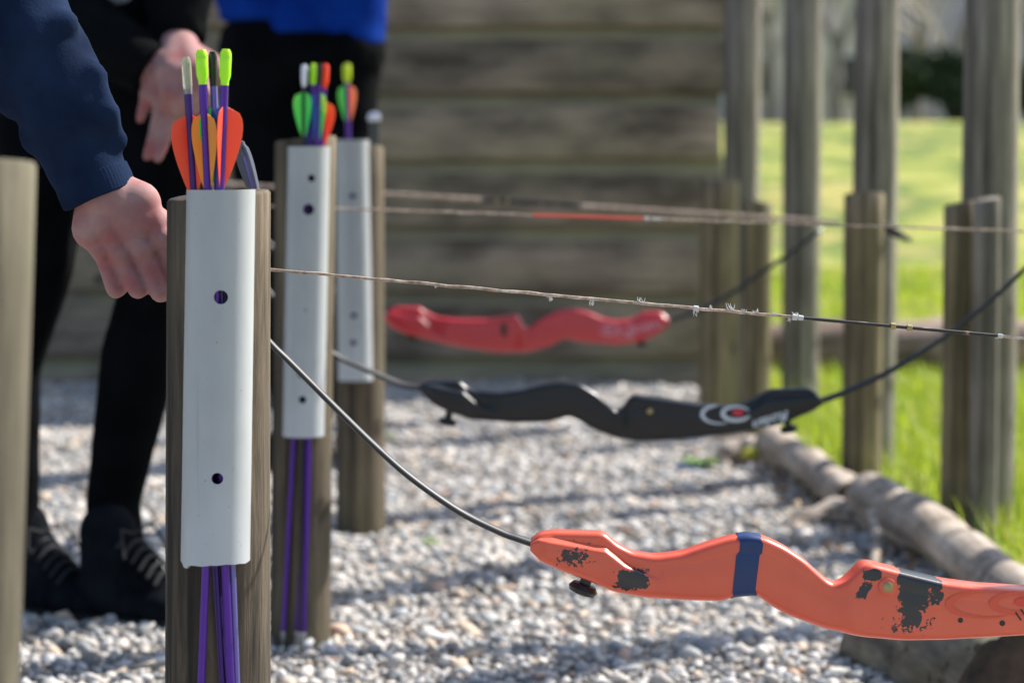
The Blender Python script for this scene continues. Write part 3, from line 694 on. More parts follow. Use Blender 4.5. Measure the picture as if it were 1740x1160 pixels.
def arc_strip(cx, cy, rx, ry, a0, a1, w0, w1, n=40, rot=0):
    v = []; f = []
    for i in range(n+1):
        t = i/n; a = math.radians(a0+(a1-a0)*t); w = (w0+(w1-w0)*t)*math.sin(math.pi*min(max(t, .02), .98))**.35
        for s in (-.5, .5):
            x = (rx+s*w)*math.cos(a); y = (ry+s*w*.8)*math.sin(a)
            v.append(Vector((cx + x*math.cos(rot)-y*math.sin(rot), cy + x*math.sin(rot)+y*math.cos(rot), 0)))
    for i in range(n): f.append((2*i, 2*i+1, 2*i+3, 2*i+2))
    return v, f
def logo(surf, riser, cx, cy, k, mw, mr, tcx, tcy, trot, tsz, mirror=False, ys=1.0):
    """swirl emblem and lettering; pixel-plane coordinates (y down) mapped on the riser's face"""
    mb = MB()
    mx = -1 if mirror else 1
    mb.add(*arc_strip(-38*k, 2*k, 40*k, 21*k, 60, 262, 5*k, 12*k)); mb.add(*arc_strip(0, 0, 31*k, 16*k, 20, 340, 13*k, 7*k))
    decal('emblem', mb.v, mb.f, lambda p: surf(cx+p.x*mx, cy+p.y*ys), mw, riser)
    v, f = arc_strip(3*k, -2*k, 6*k, 3*k, 0, 360, 11*k, 11*k); v = []; f = []
    for i in range(20): a = i*math.pi/10; v.append(Vector((4*k+13*k*math.cos(a), -2*k+8*k*math.sin(a), 0)))
    decal('emblem_dot', v, [tuple(range(20))], lambda p: surf(cx+p.x*mx, cy+p.y*ys), mr, riser, -.0009)
    v, f = text_mesh('Rolan', tsz)
    def fn(p):
        x, y = -p.x*1.25*mx, p.y                 # upside down, as the bow hangs
        if not mirror: y = p.y
        c, s = math.cos(trot), math.sin(trot); return surf(tcx + x*c - y*s, tcy + x*s + y*c)
    decal('lettering', v, f, fn, mw, riser)

OR = (.88,.105,.045)
def om(loc):
    def L(px, py): p = at(px, py, 1.97-.015); return p.x-loc.x, p.z-loc.z
    k = 1.97/F; P = []
    for (px, py, hw, hh, st, sh) in ((976,944,33,21,.2,0), (1074,984,35,22,.45,.0), (1482,976,19,11,.8,0), (1468,1001,12,18,.5,.004), (1560,985,40,17,.9,0), (1553,1016,31,28,.6,0), (1548,1048,20,26,.45,0), (1592,1005,13,26,.3,0), (1546,1062,44,14,.14,0)):
        x, z = L(px, py); P.append((x, z, hw*k, hh*k, st, sh))
    return paint_mat('orange paint', (.70,.095,.045), (.76,.12,.055), P)
orange = dict(Y=1.97, label='orange bow with worn black patches and blue tape, nearest and lowest', mat=om,
    top=[(901,922),(905,912),(915,904),(940,900),(1027,902),(1045,920),(1075,936),(1115,942),(1160,936),(1200,922),(1240,910),(1270,906),(1297,910),(1330,925),(1365,948),(1395,976),(1412,989),(1430,986),(1448,972),(1462,953),(1475,953),(1530,967),(1600,984),(1660,992),(1740,997),(1790,992),(1840,975),(1898,978),(1918,992),(1926,1012)],
    bot=[(901,926),(905,937),(920,951),(960,968),(1000,982),(1040,1000),(1100,1012),(1160,1016),(1228,1018),(1245,1010),(1285,1007),(1305,1024),(1340,1043),(1400,1065),(1460,1077),(1530,1083),(1600,1082),(1740,1074),(1830,1058),(1905,1030),(1926,1016)],
    shL=[(900,915),(1030,937),(1062,962),(1098,977),(1125,985)], shR=[(1760,1060),(1800,1030),(1925,1000)],
    width=[(900,.011,.015),(930,.0125,.0185),(1060,.0125,.0185),(1118,.0135,.0142),(1180,.014,.0142),(1400,.0125,.0128),(1422,.0120,.0122),(1448,.0165,.0167),(1740,.0165,.0167),(1800,.0125,.0185),(1926,.0115,.015)],
    studs=[(1508,996,9,'brass','button'), (1632,1053,4.5,'nockblack','hole'), (1703,1058,5,'nockblack','hole')],
    knobs=[(998,980,1.15,-.35), (1850,1050,1.15,.3)],
    limbs=[([(915,926),(880,914),(850,903),(780,868),(700,812),(640,760),(580,702),(530,652),(490,612),(465,588),(430,548),(395,500),(365,458),(350,440)], .0032, .0022),
           ([(1915,1015),(2020,990),(2150,945),(2300,882),(2450,808),(2600,722),(2715,650)], .0036, .0024)],
    string=((350,448),(2715,663)), sr=.00125, serv=[(1355,1698,'serving',1.15)],
    nocks=[(1515,'brass',2.3),(1543,'brass',2.0),(1348,'whitething',2.0),(1358,'whitething',1.7),(1697,'whitething',1.5),(1180,'whitething',1.7)],
    tufts=[(740,-1,.004),(930,-1,.0075),(1003,-1,.0085),(1086,1,.007),(1178,-1,.009),(1205,1,.005),(1240,1,.009),(1262,1,.004),(1283,1,.006),(1315,1,.004),(1338,-1,.006),(1350,1,.006),(1690,-1,.004)])
root, riser, surf = bow(orange)
# blue tape wrapped round the grip crest
def wrap(root, riser, spec, pl, pr, lean, material, name):
    Y = spec['Y']; me = riser.data; off = Vector(root.location)
    xs_ = sorted(set(round(v.co.x, 6) for v in me.vertices)); ring = 20
    x0, x1 = at(pl, 950, Y).x, at(pr, 950, Y).x; vs = [v.co+off for v in me.vertices]; m_ = len(vs)//190
    v = []; f = []; rows = 0
    zc = None
    for j in range(15):
        xx = x0+(x1-x0)*j/14
        # interpolate each ring point at its own sheared x
        i = max(0, min(188, next((q for q in range(189) if vs[(q+1)*m_].x > xx), 188)))
        cz = sum(vs[i*m_+k].z for k in range(m_))/m_
        for k in range(m_):
            z = vs[i*m_+k].z; x2 = xx + (z-cz)*lean + (.0012*math.sin(z*900) if j in (0, 14) else 0)
            i2 = max(0, min(188, next((q for q in range(189) if vs[(q+1)*m_].x > x2), 188)))
            a, b = vs[i2*m_+k], vs[(i2+1)*m_+k]; t = (x2-a.x)/max(b.x-a.x, 1e-9); p = a.lerp(b, t)
            ctr = Vector((p.x, Y, (vs[i2*m_].z+vs[i2*m_+13].z)/2)); d = (p-ctr); d.x = 0
            v.append(p + d.normalized()*.0007)
        rows += 1
    for j in range(rows-1):
        for k in range(m_): f.append((j*m_+k, j*m_+(k+1)%m_, (j+1)*m_+(k+1)%m_, (j+1)*m_+k))
    return obj(name, v, f, material, riser, sharp=50)
wrap(root, riser, orange, 1250, 1289, .10, M['tape'], 'blue_tape')
mb = MB()
for (px, py) in ((1724,1046),(1733,1041)):
    v, f = box(surf(px+6, py)+Vector((0,-.0006,0)),   .0013, .0006, .008, Matrix.Rotation(-.6, 3, 'Y')); mb.add(v, f)
obj('scratch_mark', mb.v, mb.f, M['nockblack'], riser, smooth=False)
M['emb'] = mat('faded orange logo', (.69,.087,.043), .34); M['embr'] = mat('faded red logo', (.70,.06,.037), .34)
logo(surf, riser, 1738, 1024, 1.6, M['emb'], M['embr'], 1850, 1040, -.25, 36, ys=.66)

black = dict(Y=3.10, label='black bow with white lettering and emblem, in the middle of the row', mat=lambda loc: paint_mat('black plastic riser', (.004,.0055,.009), (.006,.008,.012), [], rough=.30, coat=.28, spec=.28),
    top=[(713,655),(718,650),(728,647),(782,646),(792,656),(812,663),(850,666),(890,661),(925,652),(955,648),(985,651),(1010,665),(1032,683),(1047,698),(1056,697),(1068,676),(1078,670),(1130,677),(1190,686),(1245,688),(1272,680),(1310,660),(1376,658),(1388,667),(1396,681)],
    bot=[(713,659),(722,672),(740,688),(765,699),(800,711),(870,717),(930,716),(950,710),(968,706),(985,714),(1010,729),(1050,744),(1090,748),(1150,745),(1250,734),(1330,718),(1380,697),(1396,685)],
    shL=[(713,652),(788,668),(812,688),(838,697),(850,700)], shR=[(1270,700),(1300,680),(1395,672)],
    width=[(713,.012,.016),(735,.0125,.0185),(810,.0125,.0185),(850,.0140,.0142),(1030,.0130,.0132),(1054,.0110,.0112),(1070,.0165,.0167),(1250,.0165,.0167),(1310,.0125,.0180),(1396,.0115,.014)],
    studs=[(1104,698,5,'brass','button')], knobs=[(763,703,1.15,-.2),(1338,716,1.1,.2)],
    limbs=[([(735,660),(690,655),(650,640),(610,622),(575,606),(530,573),(480,522),(430,462),(385,400),(352,348)], .0042, .0026),
           ([(1385,682),(1410,676),(1450,660),(1500,637),(1540,614),(1580,589),(1620,562),(1680,514),(1740,458),(1800,396)], .0042, .0026)],
    string=((350,347),(1805,395)), sr=.00135, serv=[(905,1092,'redserving',1.35)],
    nocks=[(1099,'whitething',1.9),(1112,'whitething',1.6),(1120,'whitething',1.4)], tufts=[(1240,1,.004),(1390,-1,.004),(1545,1,.004)])
root, riser, surf = bow(black)
logo(surf, riser, 1251, 702, .74, M['logowhite'], M['logored'], 1311, 712, -.30, 22)

red = dict(Y=4.22, label='bright red bow hanging in front of the timber wall, furthest back', mat=lambda loc: paint_mat('red paint', (.48,.014,.026), (.56,.024,.036), [], rough=.30, coat=.5),
    top=[(654,537),(660,527),(672,521),(712,521),(722,528),(742,538),(775,542),(830,542),(858,538),(876,534),(882,535),(887,550),(896,558),(906,551),(925,538),(950,527),(975,524),(1000,530),(1025,541),(1050,545),(1075,541),(1092,530),(1120,529),(1131,535),(1136,545)],
    bot=[(654,540),(662,554),(690,566),(730,577),(790,590),(850,598),(900,597),(938,586),(960,574),(985,580),(1050,585),(1095,578),(1125,562),(1136,549)],
    shL=[(654,530),(715,540),(742,565),(760,575)], shR=[(1050,562),(1085,545),(1135,538)],
    width=[(654,.013,.016),(670,.0125,.0185),(735,.0125,.0185),(765,.0165,.0167),(875,.0165,.0167),(888,.0115,.0117),(905,.0125,.0127),(1040,.0135,.0137),(1075,.0125,.018),(1136,.0125,.016)],
    studs=[(856,560,7,'nockblack','slot')], knobs=[(700,568,1.0,-.1),(1090,577,1.0,.1)], tip='steel',
    limbs=[([(668,540),(640,530),(600,510),(540,478),(470,425),(400,365),(345,312)], .0048, .0032),
           ([(1125,545),(1160,537),(1200,522),(1240,500),(1290,466),(1340,432),(1385,398),(1392,393)], .0048, .0032)],
    string=((340,310),(1425,377)), sr=.0034, serv=[(818,985,'serving',1.1)], nocks=[(845,'brass',1.5),(862,'brass',1.5)], tufts=[(720,1,.003)])
root, riser, surf = bow(red)
M['redlogo'] = mat('pale red lettering', (.62,.22,.28), .45)
logo(surf, riser, 1035, 560, .55, M['redlogo'], M['redlogo'], 1090, 560, -.22, 24, mirror=True)

# ================================================================== PEOPLE
def capsule(p0, r0, p1, r1, n=20, flat0=False, flat1=False):
    p0, p1 = Vector(p0), Vector(p1); d = p1-p0; L_ = d.length; 
    if L_ < 1e-6: return ball(p0, r0)
    d.normalize(); P = []; R = []
    if not flat0:
        for a in (85, 60, 35, 15): a = math.radians(a); P.append(p0-d*r0*math.sin(a)); R.append(r0*math.cos(a))
    P.append(p0); R.append(r0)
    for t in (.33, .66): P.append(p0.lerp(p1, t)); R.append(r0+(r1-r0)*t)
    P.append(p1); R.append(r1)
    if not flat1:
        for a in (15, 35, 60, 85): a = math.radians(a); P.append(p1+d*r1*math.sin(a)); R.append(r1*math.cos(a))
    return tube(P, R, n)
def blend(name, parts, voxel, material, parent, smooth_it=6, wrinkle=0, wscale=20, wdir=None, seed=0, soft=.5):
    mb = MB()
    for p in parts: mb.add(*p)
    o = obj(name, mb.v, mb.f, material, parent, smooth=False)
    md = o.modifiers.new('r', 'REMESH'); md.mode = 'VOXEL'; md.voxel_size = voxel
    ms = o.modifiers.new('s', 'SMOOTH'); ms.iterations = smooth_it; ms.factor = soft
    bpy.context.view_layer.update(); dg = bpy.context.evaluated_depsgraph_get(); me = bpy.data.meshes.new_from_object(o.evaluated_get(dg))
    o.modifiers.clear(); old = o.data; o.data = me; bpy.data.meshes.remove(old); me.name = name
    if wrinkle:
        nv = len(me.vertices); co = np.empty(nv*3); no = np.empty(nv*3); me.vertices.foreach_get('co', co); me.vertices.foreach_get('normal', no)
        co = co.reshape(-1,3); no = no.reshape(-1,3); w_ = Vector(wdir or (1,1,1))
        for i in range(nv):
            c = Vector(co[i]); q = Vector((c.x*w_.x*wscale+seed, c.y*w_.y*wscale, c.z*w_.z*wscale))
            k = mnoise.noise(q)*.7 + (1-2*abs(mnoise.noise(q*1.7+Vector((5,5,5)))))*.45
            co[i] += no[i]*wrinkle*k
        me.vertices.foreach_set('co', co.ravel()); me.update()
    me.materials.clear(); me.materials.append(material); me.shade_smooth(); return o
def chain(pts, **k):
    out = []
    for (a, ra), (b, rb) in zip(pts[:-1], pts[1:]): out.append(capsule(a, ra, b, rb))
    return out
def head_parts(c, r=.085):
    c = Vector(c); v = [ball(c, r, .86, 1.0, 1.12), ball(c+Vector((0,-r*.35,-r*.55)), r*.62, .9, 1, .9), ball(c+Vector((0,-r*1.0,-r*.18)), r*.16, .7, 1, 1.3),
        ball(c+Vector((0,-r*.86,-r*.62)), r*.2, 1.4, .6, .35)]
    for s in (-1, 1): v.append(ball(c+Vector((s*r*.86,0,-r*.12)), r*.22, .4, .7, 1.1)); v.append(ball(c+Vector((s*r*.32,-r*.84,.05*r)), r*.13, 1.2, .6, .7))
    return v
def hair(c, parent, r=.085, long=False):
    c = Vector(c); pr = [ball(c+Vector((0,r*.18,r*.22)), r*1.06, .92, 1.02, 1.05), ball(c+Vector((0,r*.45,-r*.25)), r*.85, .95, .8, 1.0)]
    if long: pr.append(capsule(c+Vector((0,r*.8,0)), .03, c+Vector((0,r*1.1,-.22)), .015))
    blend('hair', pr, .006, M['hair'], parent, 4, wrinkle=.003, wscale=60)
def finger(pts, rs): return chain(list(zip(pts, rs)))
def shoe(name, ankle, toe, heel_back, parent, w=.042, h=.075):
    """ankle, toe: ground points; trainer from heel to toe"""
    a = Vector(ankle); t = Vector(toe); d = (t-a); d.z = 0; L_ = d.length; d.normalize(); s_ = Vector((-d.y, d.x, 0))
    H_ = a-d*heel_back
    pr = [capsule(H_+Vector((0,0,.030)), .033, a+d*.03+Vector((0,0,.036)), .036), capsule(a+Vector((0,0,.045)), .040, a-d*.005+Vector((0,0,h)), .038)]
    for k in (-1, 1): pr.append(capsule(a+d*.03+s_*k*.008+Vector((0,0,.034)), .034, t-d*.05+s_*k*.012+Vector((0,0,.026)), .026)); pr.append(capsule(t-d*.06+s_*k*.012+Vector((0,0,.026)), .027, t-d*.028+s_*k*.006+Vector((0,0,.022)), .020))
    pr.append(capsule(a+d*.0+Vector((0,0,h*.9)), .034, a+d*(L_*.55)+Vector((0,0,.045)), .024))
    o = blend(name, pr, .004, M['shoe'], parent, 4, wrinkle=.0016, wscale=70)
    # sole
    v = []; f = []; n = 30
    for z, e in ((0.001, 0), (.016, .003)):
        for i in range(n):
            q = 2*math.pi*i/n; x = (L_+heel_back)/2*math.cos(q); wdt = (.036+.007*math.cos(q))*(1+.0) + e
            p = H_.lerp(t, .5) + d*(x+ (e if x > 0 else -e)) + s_*wdt*math.copysign(abs(math.sin(q))**.7, math.sin(q)); v.append((p.x, p.y, z))
    f = [tuple(range(n)), tuple(range(n, 2*n))] + [(i, (i+1)%n, (i+1)%n+n, i+n) for i in range(n)]
    obj('sole', v, f, M['black plastic'], o)
    mb = MB()
    for i in range(6):
        q = a+d*(L_*(.22+.085*i))+Vector((0,0,h*.98-.0085*i)); mb.add(*tube([q-s_*.026+Vector((0,0,-.014)), q-s_*.012+Vector((0,0,-.001)), q+Vector((0,0,.003)), q+s_*.012+Vector((0,0,-.001)), q+s_*.026+Vector((0,0,-.014))], .0028, 7))
    for sg in (-1, 1): mb.add(*tube([a+d*L_*.25+Vector((0,0,h)), a+d*L_*.3+s_*sg*.03+Vector((0,0,h+.01)), a+d*L_*.42+s_*sg*.045+Vector((0,0,h-.025))], .002, 6))
    obj('laces', mb.v, mb.f, M['lace'], o)
    return o

# ---- person 1: navy sleeve, hand at the nearest post
YH = 1.975
def h(px, py, dy=0): return at(px, py, YH+dy)
sh1 = Vector((-.53, 2.02, 1.04)); sh2 = Vector((-.78, 2.25, 1.05)); pel = Vector((-.92, 2.32, .78)); hd = Vector((-.56, 2.05, 1.27))
p1 = empty('person', (pel.x, pel.y, 0), 'person in a navy sleeve reaching a bare hand behind the nearest post', 'person')
wr = h(176, 335); el = h(-55, -170, .03)
k_ = YH/F
body = []
body += chain([(wr, 50*k_), (h(120, 215), 48*k_), (el, 62*k_), (sh1, .042)])
mc = [(h(176,430,.0), h(160,388,.0), .0100), (h(208,436,-.004), h(180,375,-.003), .0105), (h(245,428,-.006), h(208,362,-.004), .0108), (h(280,410,-.004), h(236,346,-.002), .0108)]
for (kn, mid, r_) in mc: body += [capsule(wr+Vector((0,.0,.004)), .021, mid, .0185), capsule(mid, .0165, kn, r_*.95)]
body += [capsule(mc[0][1], .017, mc[3][1], .017), capsule(h(182,410,.0), .0135, h(266,385,.0), .0145), capsule(wr+Vector((.004,0,0)), .026, h(236,372,0), .021)]
for kn, pip, r_ in ((h(176,430), h(197,490,-.004), .0084), (h(208,436,-.004), h(234,490,-.011), .0087), (h(245,428,-.006), h(273,496,-.014), .0089), (h(280,410,-.004), h(312,486,-.008), .0089)):
    m2 = pip + Vector((.004, .020, .004)); m3 = pip + Vector((.002, .026, .020))
    body += [ball(kn+Vector((0,-.0045,.002)), r_*1.12)] + chain([(kn, r_*1.0), (kn.lerp(pip,.5), r_*.95), (pip, r_*1.0), (m2, r_*.85), (m3, r_*.75)])
body += chain([(h(215,350,.008), .016), (h(275,385,.012), .0135), (h(312,425,.006), .0105), (h(335,455,.002), .0085)])   # thumb
body += chain([(sh1, .05), (sh2, .05)]) + chain([(sh1.lerp(sh2,.5), .085), (pel, .10)]) + chain([(pel+Vector((-.04,0,0)), .085), (Vector((-.98,2.2,.42)), .052), (Vector((-1.02,2.35,.08)), .035)]) + chain([(pel+Vector((.03,.05,0)), .085), (Vector((-.82,2.42,.42)), .052), (Vector((-.88,2.6,.08)), .035)])
body += chain([(sh2, .042), (Vector((-.95,2.2,.88)), .038), (Vector((-.88,2.08,.70)), .026), (Vector((-.88,2.05,.63)), .024)]) + chain([(sh1.lerp(sh2,.5)+Vector((.02,-.02,.04)), .042), (hd-Vector((0,0,.06)), .038)]) + head_parts(hd)
blend('body', body, .0021, M['skin'], p1, 3, soft=.5)
hair(hd, p1)
sl = [capsule(h(128,240), 66*k_, h(169,334), 60*k_, 28, flat1=True), capsule(h(112,196,-.004), 74*k_, h(140,262), 64*k_), capsule(h(55,80,-.002), 84*k_, h(114,192,-.004), 80*k_), capsule(h(150,192,-.006), 40*k_, h(168,212,-.006), 30*k_),
      capsule(h(104,60,0), 38*k_, h(130,120,0), 40*k_), capsule(h(60,235,-.004), 30*k_, h(140,190,-.012), 34*k_), capsule(el, 98*k_, h(55,80), 86*k_), capsule(sh1, .062, el, 92*k_), capsule(h(10,100,.01), 70*k_, h(40,150,.01), 60*k_)]
sl += [ball(h(166,206,-.008), 43*k_), capsule(h(80,228,-.022), 22*k_, h(186,196,-.022), 22*k_), capsule(h(60,165,-.026), 20*k_, h(158,128,-.02), 24*k_), capsule(h(95,200,-.024), 16*k_, h(172,160,-.02), 20*k_), capsule(h(20,90,-.03), 22*k_, h(110,40,-.02), 26*k_), capsule(h(148,262,-.02), 14*k_, h(206,238,-.008), 16*k_)]
sl += [capsule(sh1, .066, sh2, .066), capsule(sh1.lerp(sh2,.5), .118, pel+Vector((0,0,.02)), .128), capsule(sh2, .058, Vector((-.95,2.2,.88)), .052), capsule(Vector((-.95,2.2,.88)), .052, Vector((-.88,2.08,.70)), .036, flat1=True)]
blend('sweatshirt', sl, .0045, M['navy'], p1, 9, wrinkle=.0026, wscale=15, wdir=(.6,1,1.6), seed=3)
a_, b_ = h(153,294), h(170,336); d_ = (b_-a_).normalized(); u_ = d_.cross(Vector((0,1,0))).normalized(); v = []; f = []; NC = 180
for j, (t, dr) in enumerate(((0, -.001), (.08, .0016), (.5, .0022), (.94, .0018), (1.0, .0004), (1.0, -.004))):
    c_ = a_.lerp(b_, t)
    for k in range(NC):
        q_ = 2*math.pi*k/NC; rr = 61*k_+dr+.0002*math.sin(k*math.pi*2*60/NC); v.append(c_+(u_*math.cos(q_)+Vector((0,1,0))*math.sin(q_))*rr)
for j in range(5):
    for k in range(NC): f.append((j*NC+k, j*NC+(k+1)%NC, (j+1)*NC+(k+1)%NC, (j+1)*NC+k))
obj('cuff', v, f, M['navy'], p1)
tr = [capsule(pel, .118, pel+Vector((0,0,-.06)), .118)] + chain([(pel+Vector((-.04,0,-.03)), .098), (Vector((-.98,2.2,.42)), .062), (Vector((-1.02,2.35,.07)), .045)]) + chain([(pel+Vector((.03,.05,-.03)), .098), (Vector((-.82,2.42,.42)), .062), (Vector((-.88,2.6,.07)), .045)])
blend('trousers', tr, .007, M['leggings'], p1, 4, wrinkle=.003, wscale=18)
shoe('shoe', (-1.02,2.35,0), (-.95,2.17,0), .06, p1); shoe('shoe', (-.88,2.6,0), (-.80,2.43,0), .06, p1)

# ---- person 2: black hoodie and leggings, hands in front
Y2 = 3.20; k2 = (Y2+.04)/F
def q(px, py, dy=0): return at(px, py, Y2+dy)
pel2 = q(150, -40, .10); p2 = empty('person', (pel2.x, pel2.y, 0), 'person in black leggings and trainers with two bare hands together', 'person')
shA = q(60, -420, .02); shB = q(330, -400, .10); hd2 = q(215, -640, -.05)
HR = [(q(205,-20,.06), .085), (q(280,200,.0), .062), (q(284,440,-.02), .051), (q(238,600,.0), .051), (q(192,850,.02), .037), (q(200,920,.0), .035)]
HL = [(q(110,-20,.10), .085), (q(70,220,.05), .062), (q(62,450,.0), .050), (q(10,620,.05), .047), (q(24,880,.06), .034), (q(40,940,.05), .034)]
elA = q(30, -90, -.02); wA = q(262, 128, -.09); elB = q(330, -170, .02); wB = q(306, 66, -.05)
body = chain([(a, r_*.86) for a, r_ in HR]) + chain([(a, r_*.86) for a, r_ in HL])
body += [capsule(HR[0][0], .08, HL[0][0], .08), capsule(pel2, .10, shA.lerp(shB,.5), .09), capsule(shA, .05, shB, .05), capsule(shA.lerp(shB,.5), .045, hd2, .04)] + head_parts(hd2, .09)
body += chain([(shA, .04), (elA, .034), (q(110,28,-.05), .030), (wA, .021)]) + chain([(shB, .04), (elB, .034), (q(302,5,-.035), .026), (wB, .022)])
# lower hand: long straight fingers hanging
kn = [q(250,160,-.10), q(272,182,-.105), q(293,186,-.11), q(310,180,-.105)]
for a in kn: body.append(capsule(wA+Vector((.004,-.004,0)), .019, a, .0095))
body += [capsule(kn[0], .011, kn[3], .011)]
for pts, r_ in (([kn[0], q(243,185,-.10), q(238,203,-.10)], .0080), ([kn[1], q(262,228,-.11), q(250,266,-.115)], .0084), ([kn[2], q(283,232,-.115), q(268,270,-.12)], .0080), ([kn[3], q(303,214,-.10), q(297,238,-.09)], .0076)):
    body += chain(list(zip(pts, (r_*1.05, r_*.95, r_*.78))))
body += chain([(q(280,140,-.09), .013), (q(318,168,-.10), .0095), (q(332,190,-.105), .0075)])
# upper hand: back of the hand, fingers closed, thumb to the right
kb = [q(285,158,-.13), q(305,166,-.135), q(326,168,-.135), q(346,158,-.13)]
for a in kb: body += [capsule(wB+Vector((0,-.015,-.01)), .026, a.lerp(wB, .35)+Vector((0,-.012,0)), .021), capsule(a.lerp(wB, .35)+Vector((0,-.012,0)), .018, a, .0115)]
body.append(capsule(q(282,110,-.10), .020, q(335,112,-.10), .020))
for a in kb: body += chain([(a, .0110), (a+Vector((-.003,.012,-.014)), .0095), (a+Vector((-.004,.028,-.008)), .0085), (a+Vector((-.002,.032,.006)), .0075)])
body += chain([(q(335,95,-.08), .015), (q(362,105,-.09), .0115), (q(373,128,-.10), .0085), (q(374,140,-.10), .0072)])
blend('body', body, .0034, M['skin'], p2, 4)
hair(hd2, p2, .09, True)
tr = chain([(a, r_) for a, r_ in HR]) + chain([(a, r_) for a, r_ in HL]) + [capsule(HR[0][0], .092, HL[0][0], .092), capsule(pel2, .10, pel2+Vector((0,0,.05)), .10)]
blend('leggings', tr, .006, M['leggings'], p2, 5, wrinkle=.0015, wscale=20)
hood = [capsule(q(110,28,-.05), 66*k2, q(258,120,-.090), 45*k2, 26, flat1=True), capsule(elA, .056, q(112,28,-.05), 66*k2), capsule(shA, .06, elA, .056), capsule(q(205,105,-.05), 34*k2, q(230,126,-.07), 26*k2),
        capsule(shB, .058, elB, .052), capsule(elB, .056, q(300,5,-.035), 56*k2), capsule(q(300,5,-.035), 56*k2, q(306,74,-.05), 42*k2, 26, flat1=True), capsule(shA, .068, shB, .068)]
hood += [capsule(shA.lerp(shB,.3), .10, q(70,-60,.10), .11), capsule(shA.lerp(shB,.7), .10, q(190,-90,.16), .10)]
_h = blend('hoodie', hood, .0055, M['blackcloth'], p2, 5, wrinkle=.003, wscale=22, seed=8); print('hoodie', len(_h.data.vertices), [tuple(round(c,2) for c in b) for b in _h.bound_box][::6])
gs = [capsule(q(150,-200,.06), .10, q(190,30,.03), .072, flat1=True), capsule(q(150,30,.05), .085, q(165,115,.04), .078, flat1=True), capsule(q(205,-60,0.0), .03, q(222,50,0.0), .022)]
blend('grey_shirt', gs, .006, M['greyshirt'], p2, 4, wrinkle=.004, wscale=20, seed=12)
shoe('shoe', q(192,850).xy.to_3d()+Vector((0,-.02,0)), gr(340, 1075), .075, p2, h=.12); shoe('shoe', q(40,850,.06).xy.to_3d(), gr(165, 1068)+Vector((0,0.03,0)), .055, p2, h=.11)
_ = tube(smooth_path([gr(150,1048)+Vector((0,.01,.143)), gr(158,1048)+Vector((0,-.03,.132)), gr(172,1048)+Vector((0,-.02,.142)), gr(165,1048)+Vector((0,-.01,.15))], 5), .0016, 6)

# ---- person 3: royal blue top, black trousers
Y3 = 4.8; k3 = (Y3+.03)/F
def r3(px, py, dy=0): return at(px, py, Y3+dy)
pel3 = r3(512, 60, 0); p3 = empty('person', (pel3.x, pel3.y, 0), 'person in a royal blue top and black trousers standing behind the tubes', 'person')
L3 = [(r3(450,90), .086), (r3(452,300), .066), (r3(478,450), .052), (r3(490,600), .048), (r3(497,745,.05), .038)]
Q3 = [(r3(574,90), .086), (r3(576,300), .066), (r3(580,450), .050), (r3(592,600), .044), (r3(602,740,.05), .036)]
shl, shr = r3(400,-440), r3(625,-440); hd3 = r3(512,-640)
body = chain([(a, b*.85) for a, b in L3]) + chain([(a, b*.85) for a, b in Q3]) + [capsule(L3[0][0], .06, Q3[0][0], .06), capsule(pel3, .065, r3(512,-380), .075), capsule(shl, .05, shr, .05), capsule(r3(512,-440), .045, hd3, .04)] + head_parts(hd3, .092)
ea, eb = r3(350,-200), r3(690,-190); ha, hb = r3(470,-150,-.17), r3(560,-140,-.17)
body += chain([(shl,.04),(ea,.034),(ha,.024)]) + chain([(shr,.04),(eb,.034),(hb,.024)])
for hh, s in ((ha, 1), (hb, -1)):
    for j in range(4): body += chain([(hh, .018), (hh+Vector((s*.04,-.01-.004*j,.02-.014*j)), .0105), (hh+Vector((s*.065,-.02,.015-.014*j)), .0085), (hh+Vector((s*.055,-.04,.012-.014*j)), .0075)])
    body += chain([(hh, .016), (hh+Vector((s*.03,-.03,.03)), .010), (hh+Vector((s*.055,-.035,.035)), .008)])
blend('body', body, .0042, M['skin'], p3, 4); hair(hd3, p3, .092)
tr = chain(L3) + chain(Q3) + [capsule(L3[0][0], .094, Q3[0][0], .094), capsule(r3(470,20), .085, r3(555,20), .085), capsule(r3(440,110), .075, r3(430,200), .05), capsule(r3(590,110), .070, r3(592,170), .055)]
blend('trousers', tr, .007, M['leggings'], p3, 5, wrinkle=.004, wscale=14)
tp = [capsule(r3(455,-380), .11, r3(450,-20), .100, 28), capsule(r3(570,-380), .11, r3(572,0), .095, 28), capsule(r3(448,-60), .100, r3(452,34), .088, 28, flat1=True), capsule(r3(512,-60), .105, r3(520,58), .100, 28, flat1=True), capsule(r3(580,-50), .092, r3(576,76), .088, 28, flat1=True),
      capsule(shl, .062, shr, .062), capsule(shl, .058, ea, .05), capsule(ea, .05, ha, .036, flat1=True), capsule(shr, .058, eb, .05), capsule(eb, .05, hb, .036, flat1=True)]
blend('sweatshirt', tp, .006, M['blue'], p3, 5, wrinkle=.006, wscale=13, wdir=(1.3,1,.6), seed=4)
shoe('shoe', L3[-1][0].xy.to_3d(), L3[-1][0].xy.to_3d()+Vector((-.04,-.17,0)), .05, p3); shoe('shoe', Q3[-1][0].xy.to_3d(), Q3[-1][0].xy.to_3d()+Vector((.02,-.17,0)), .05, p3)

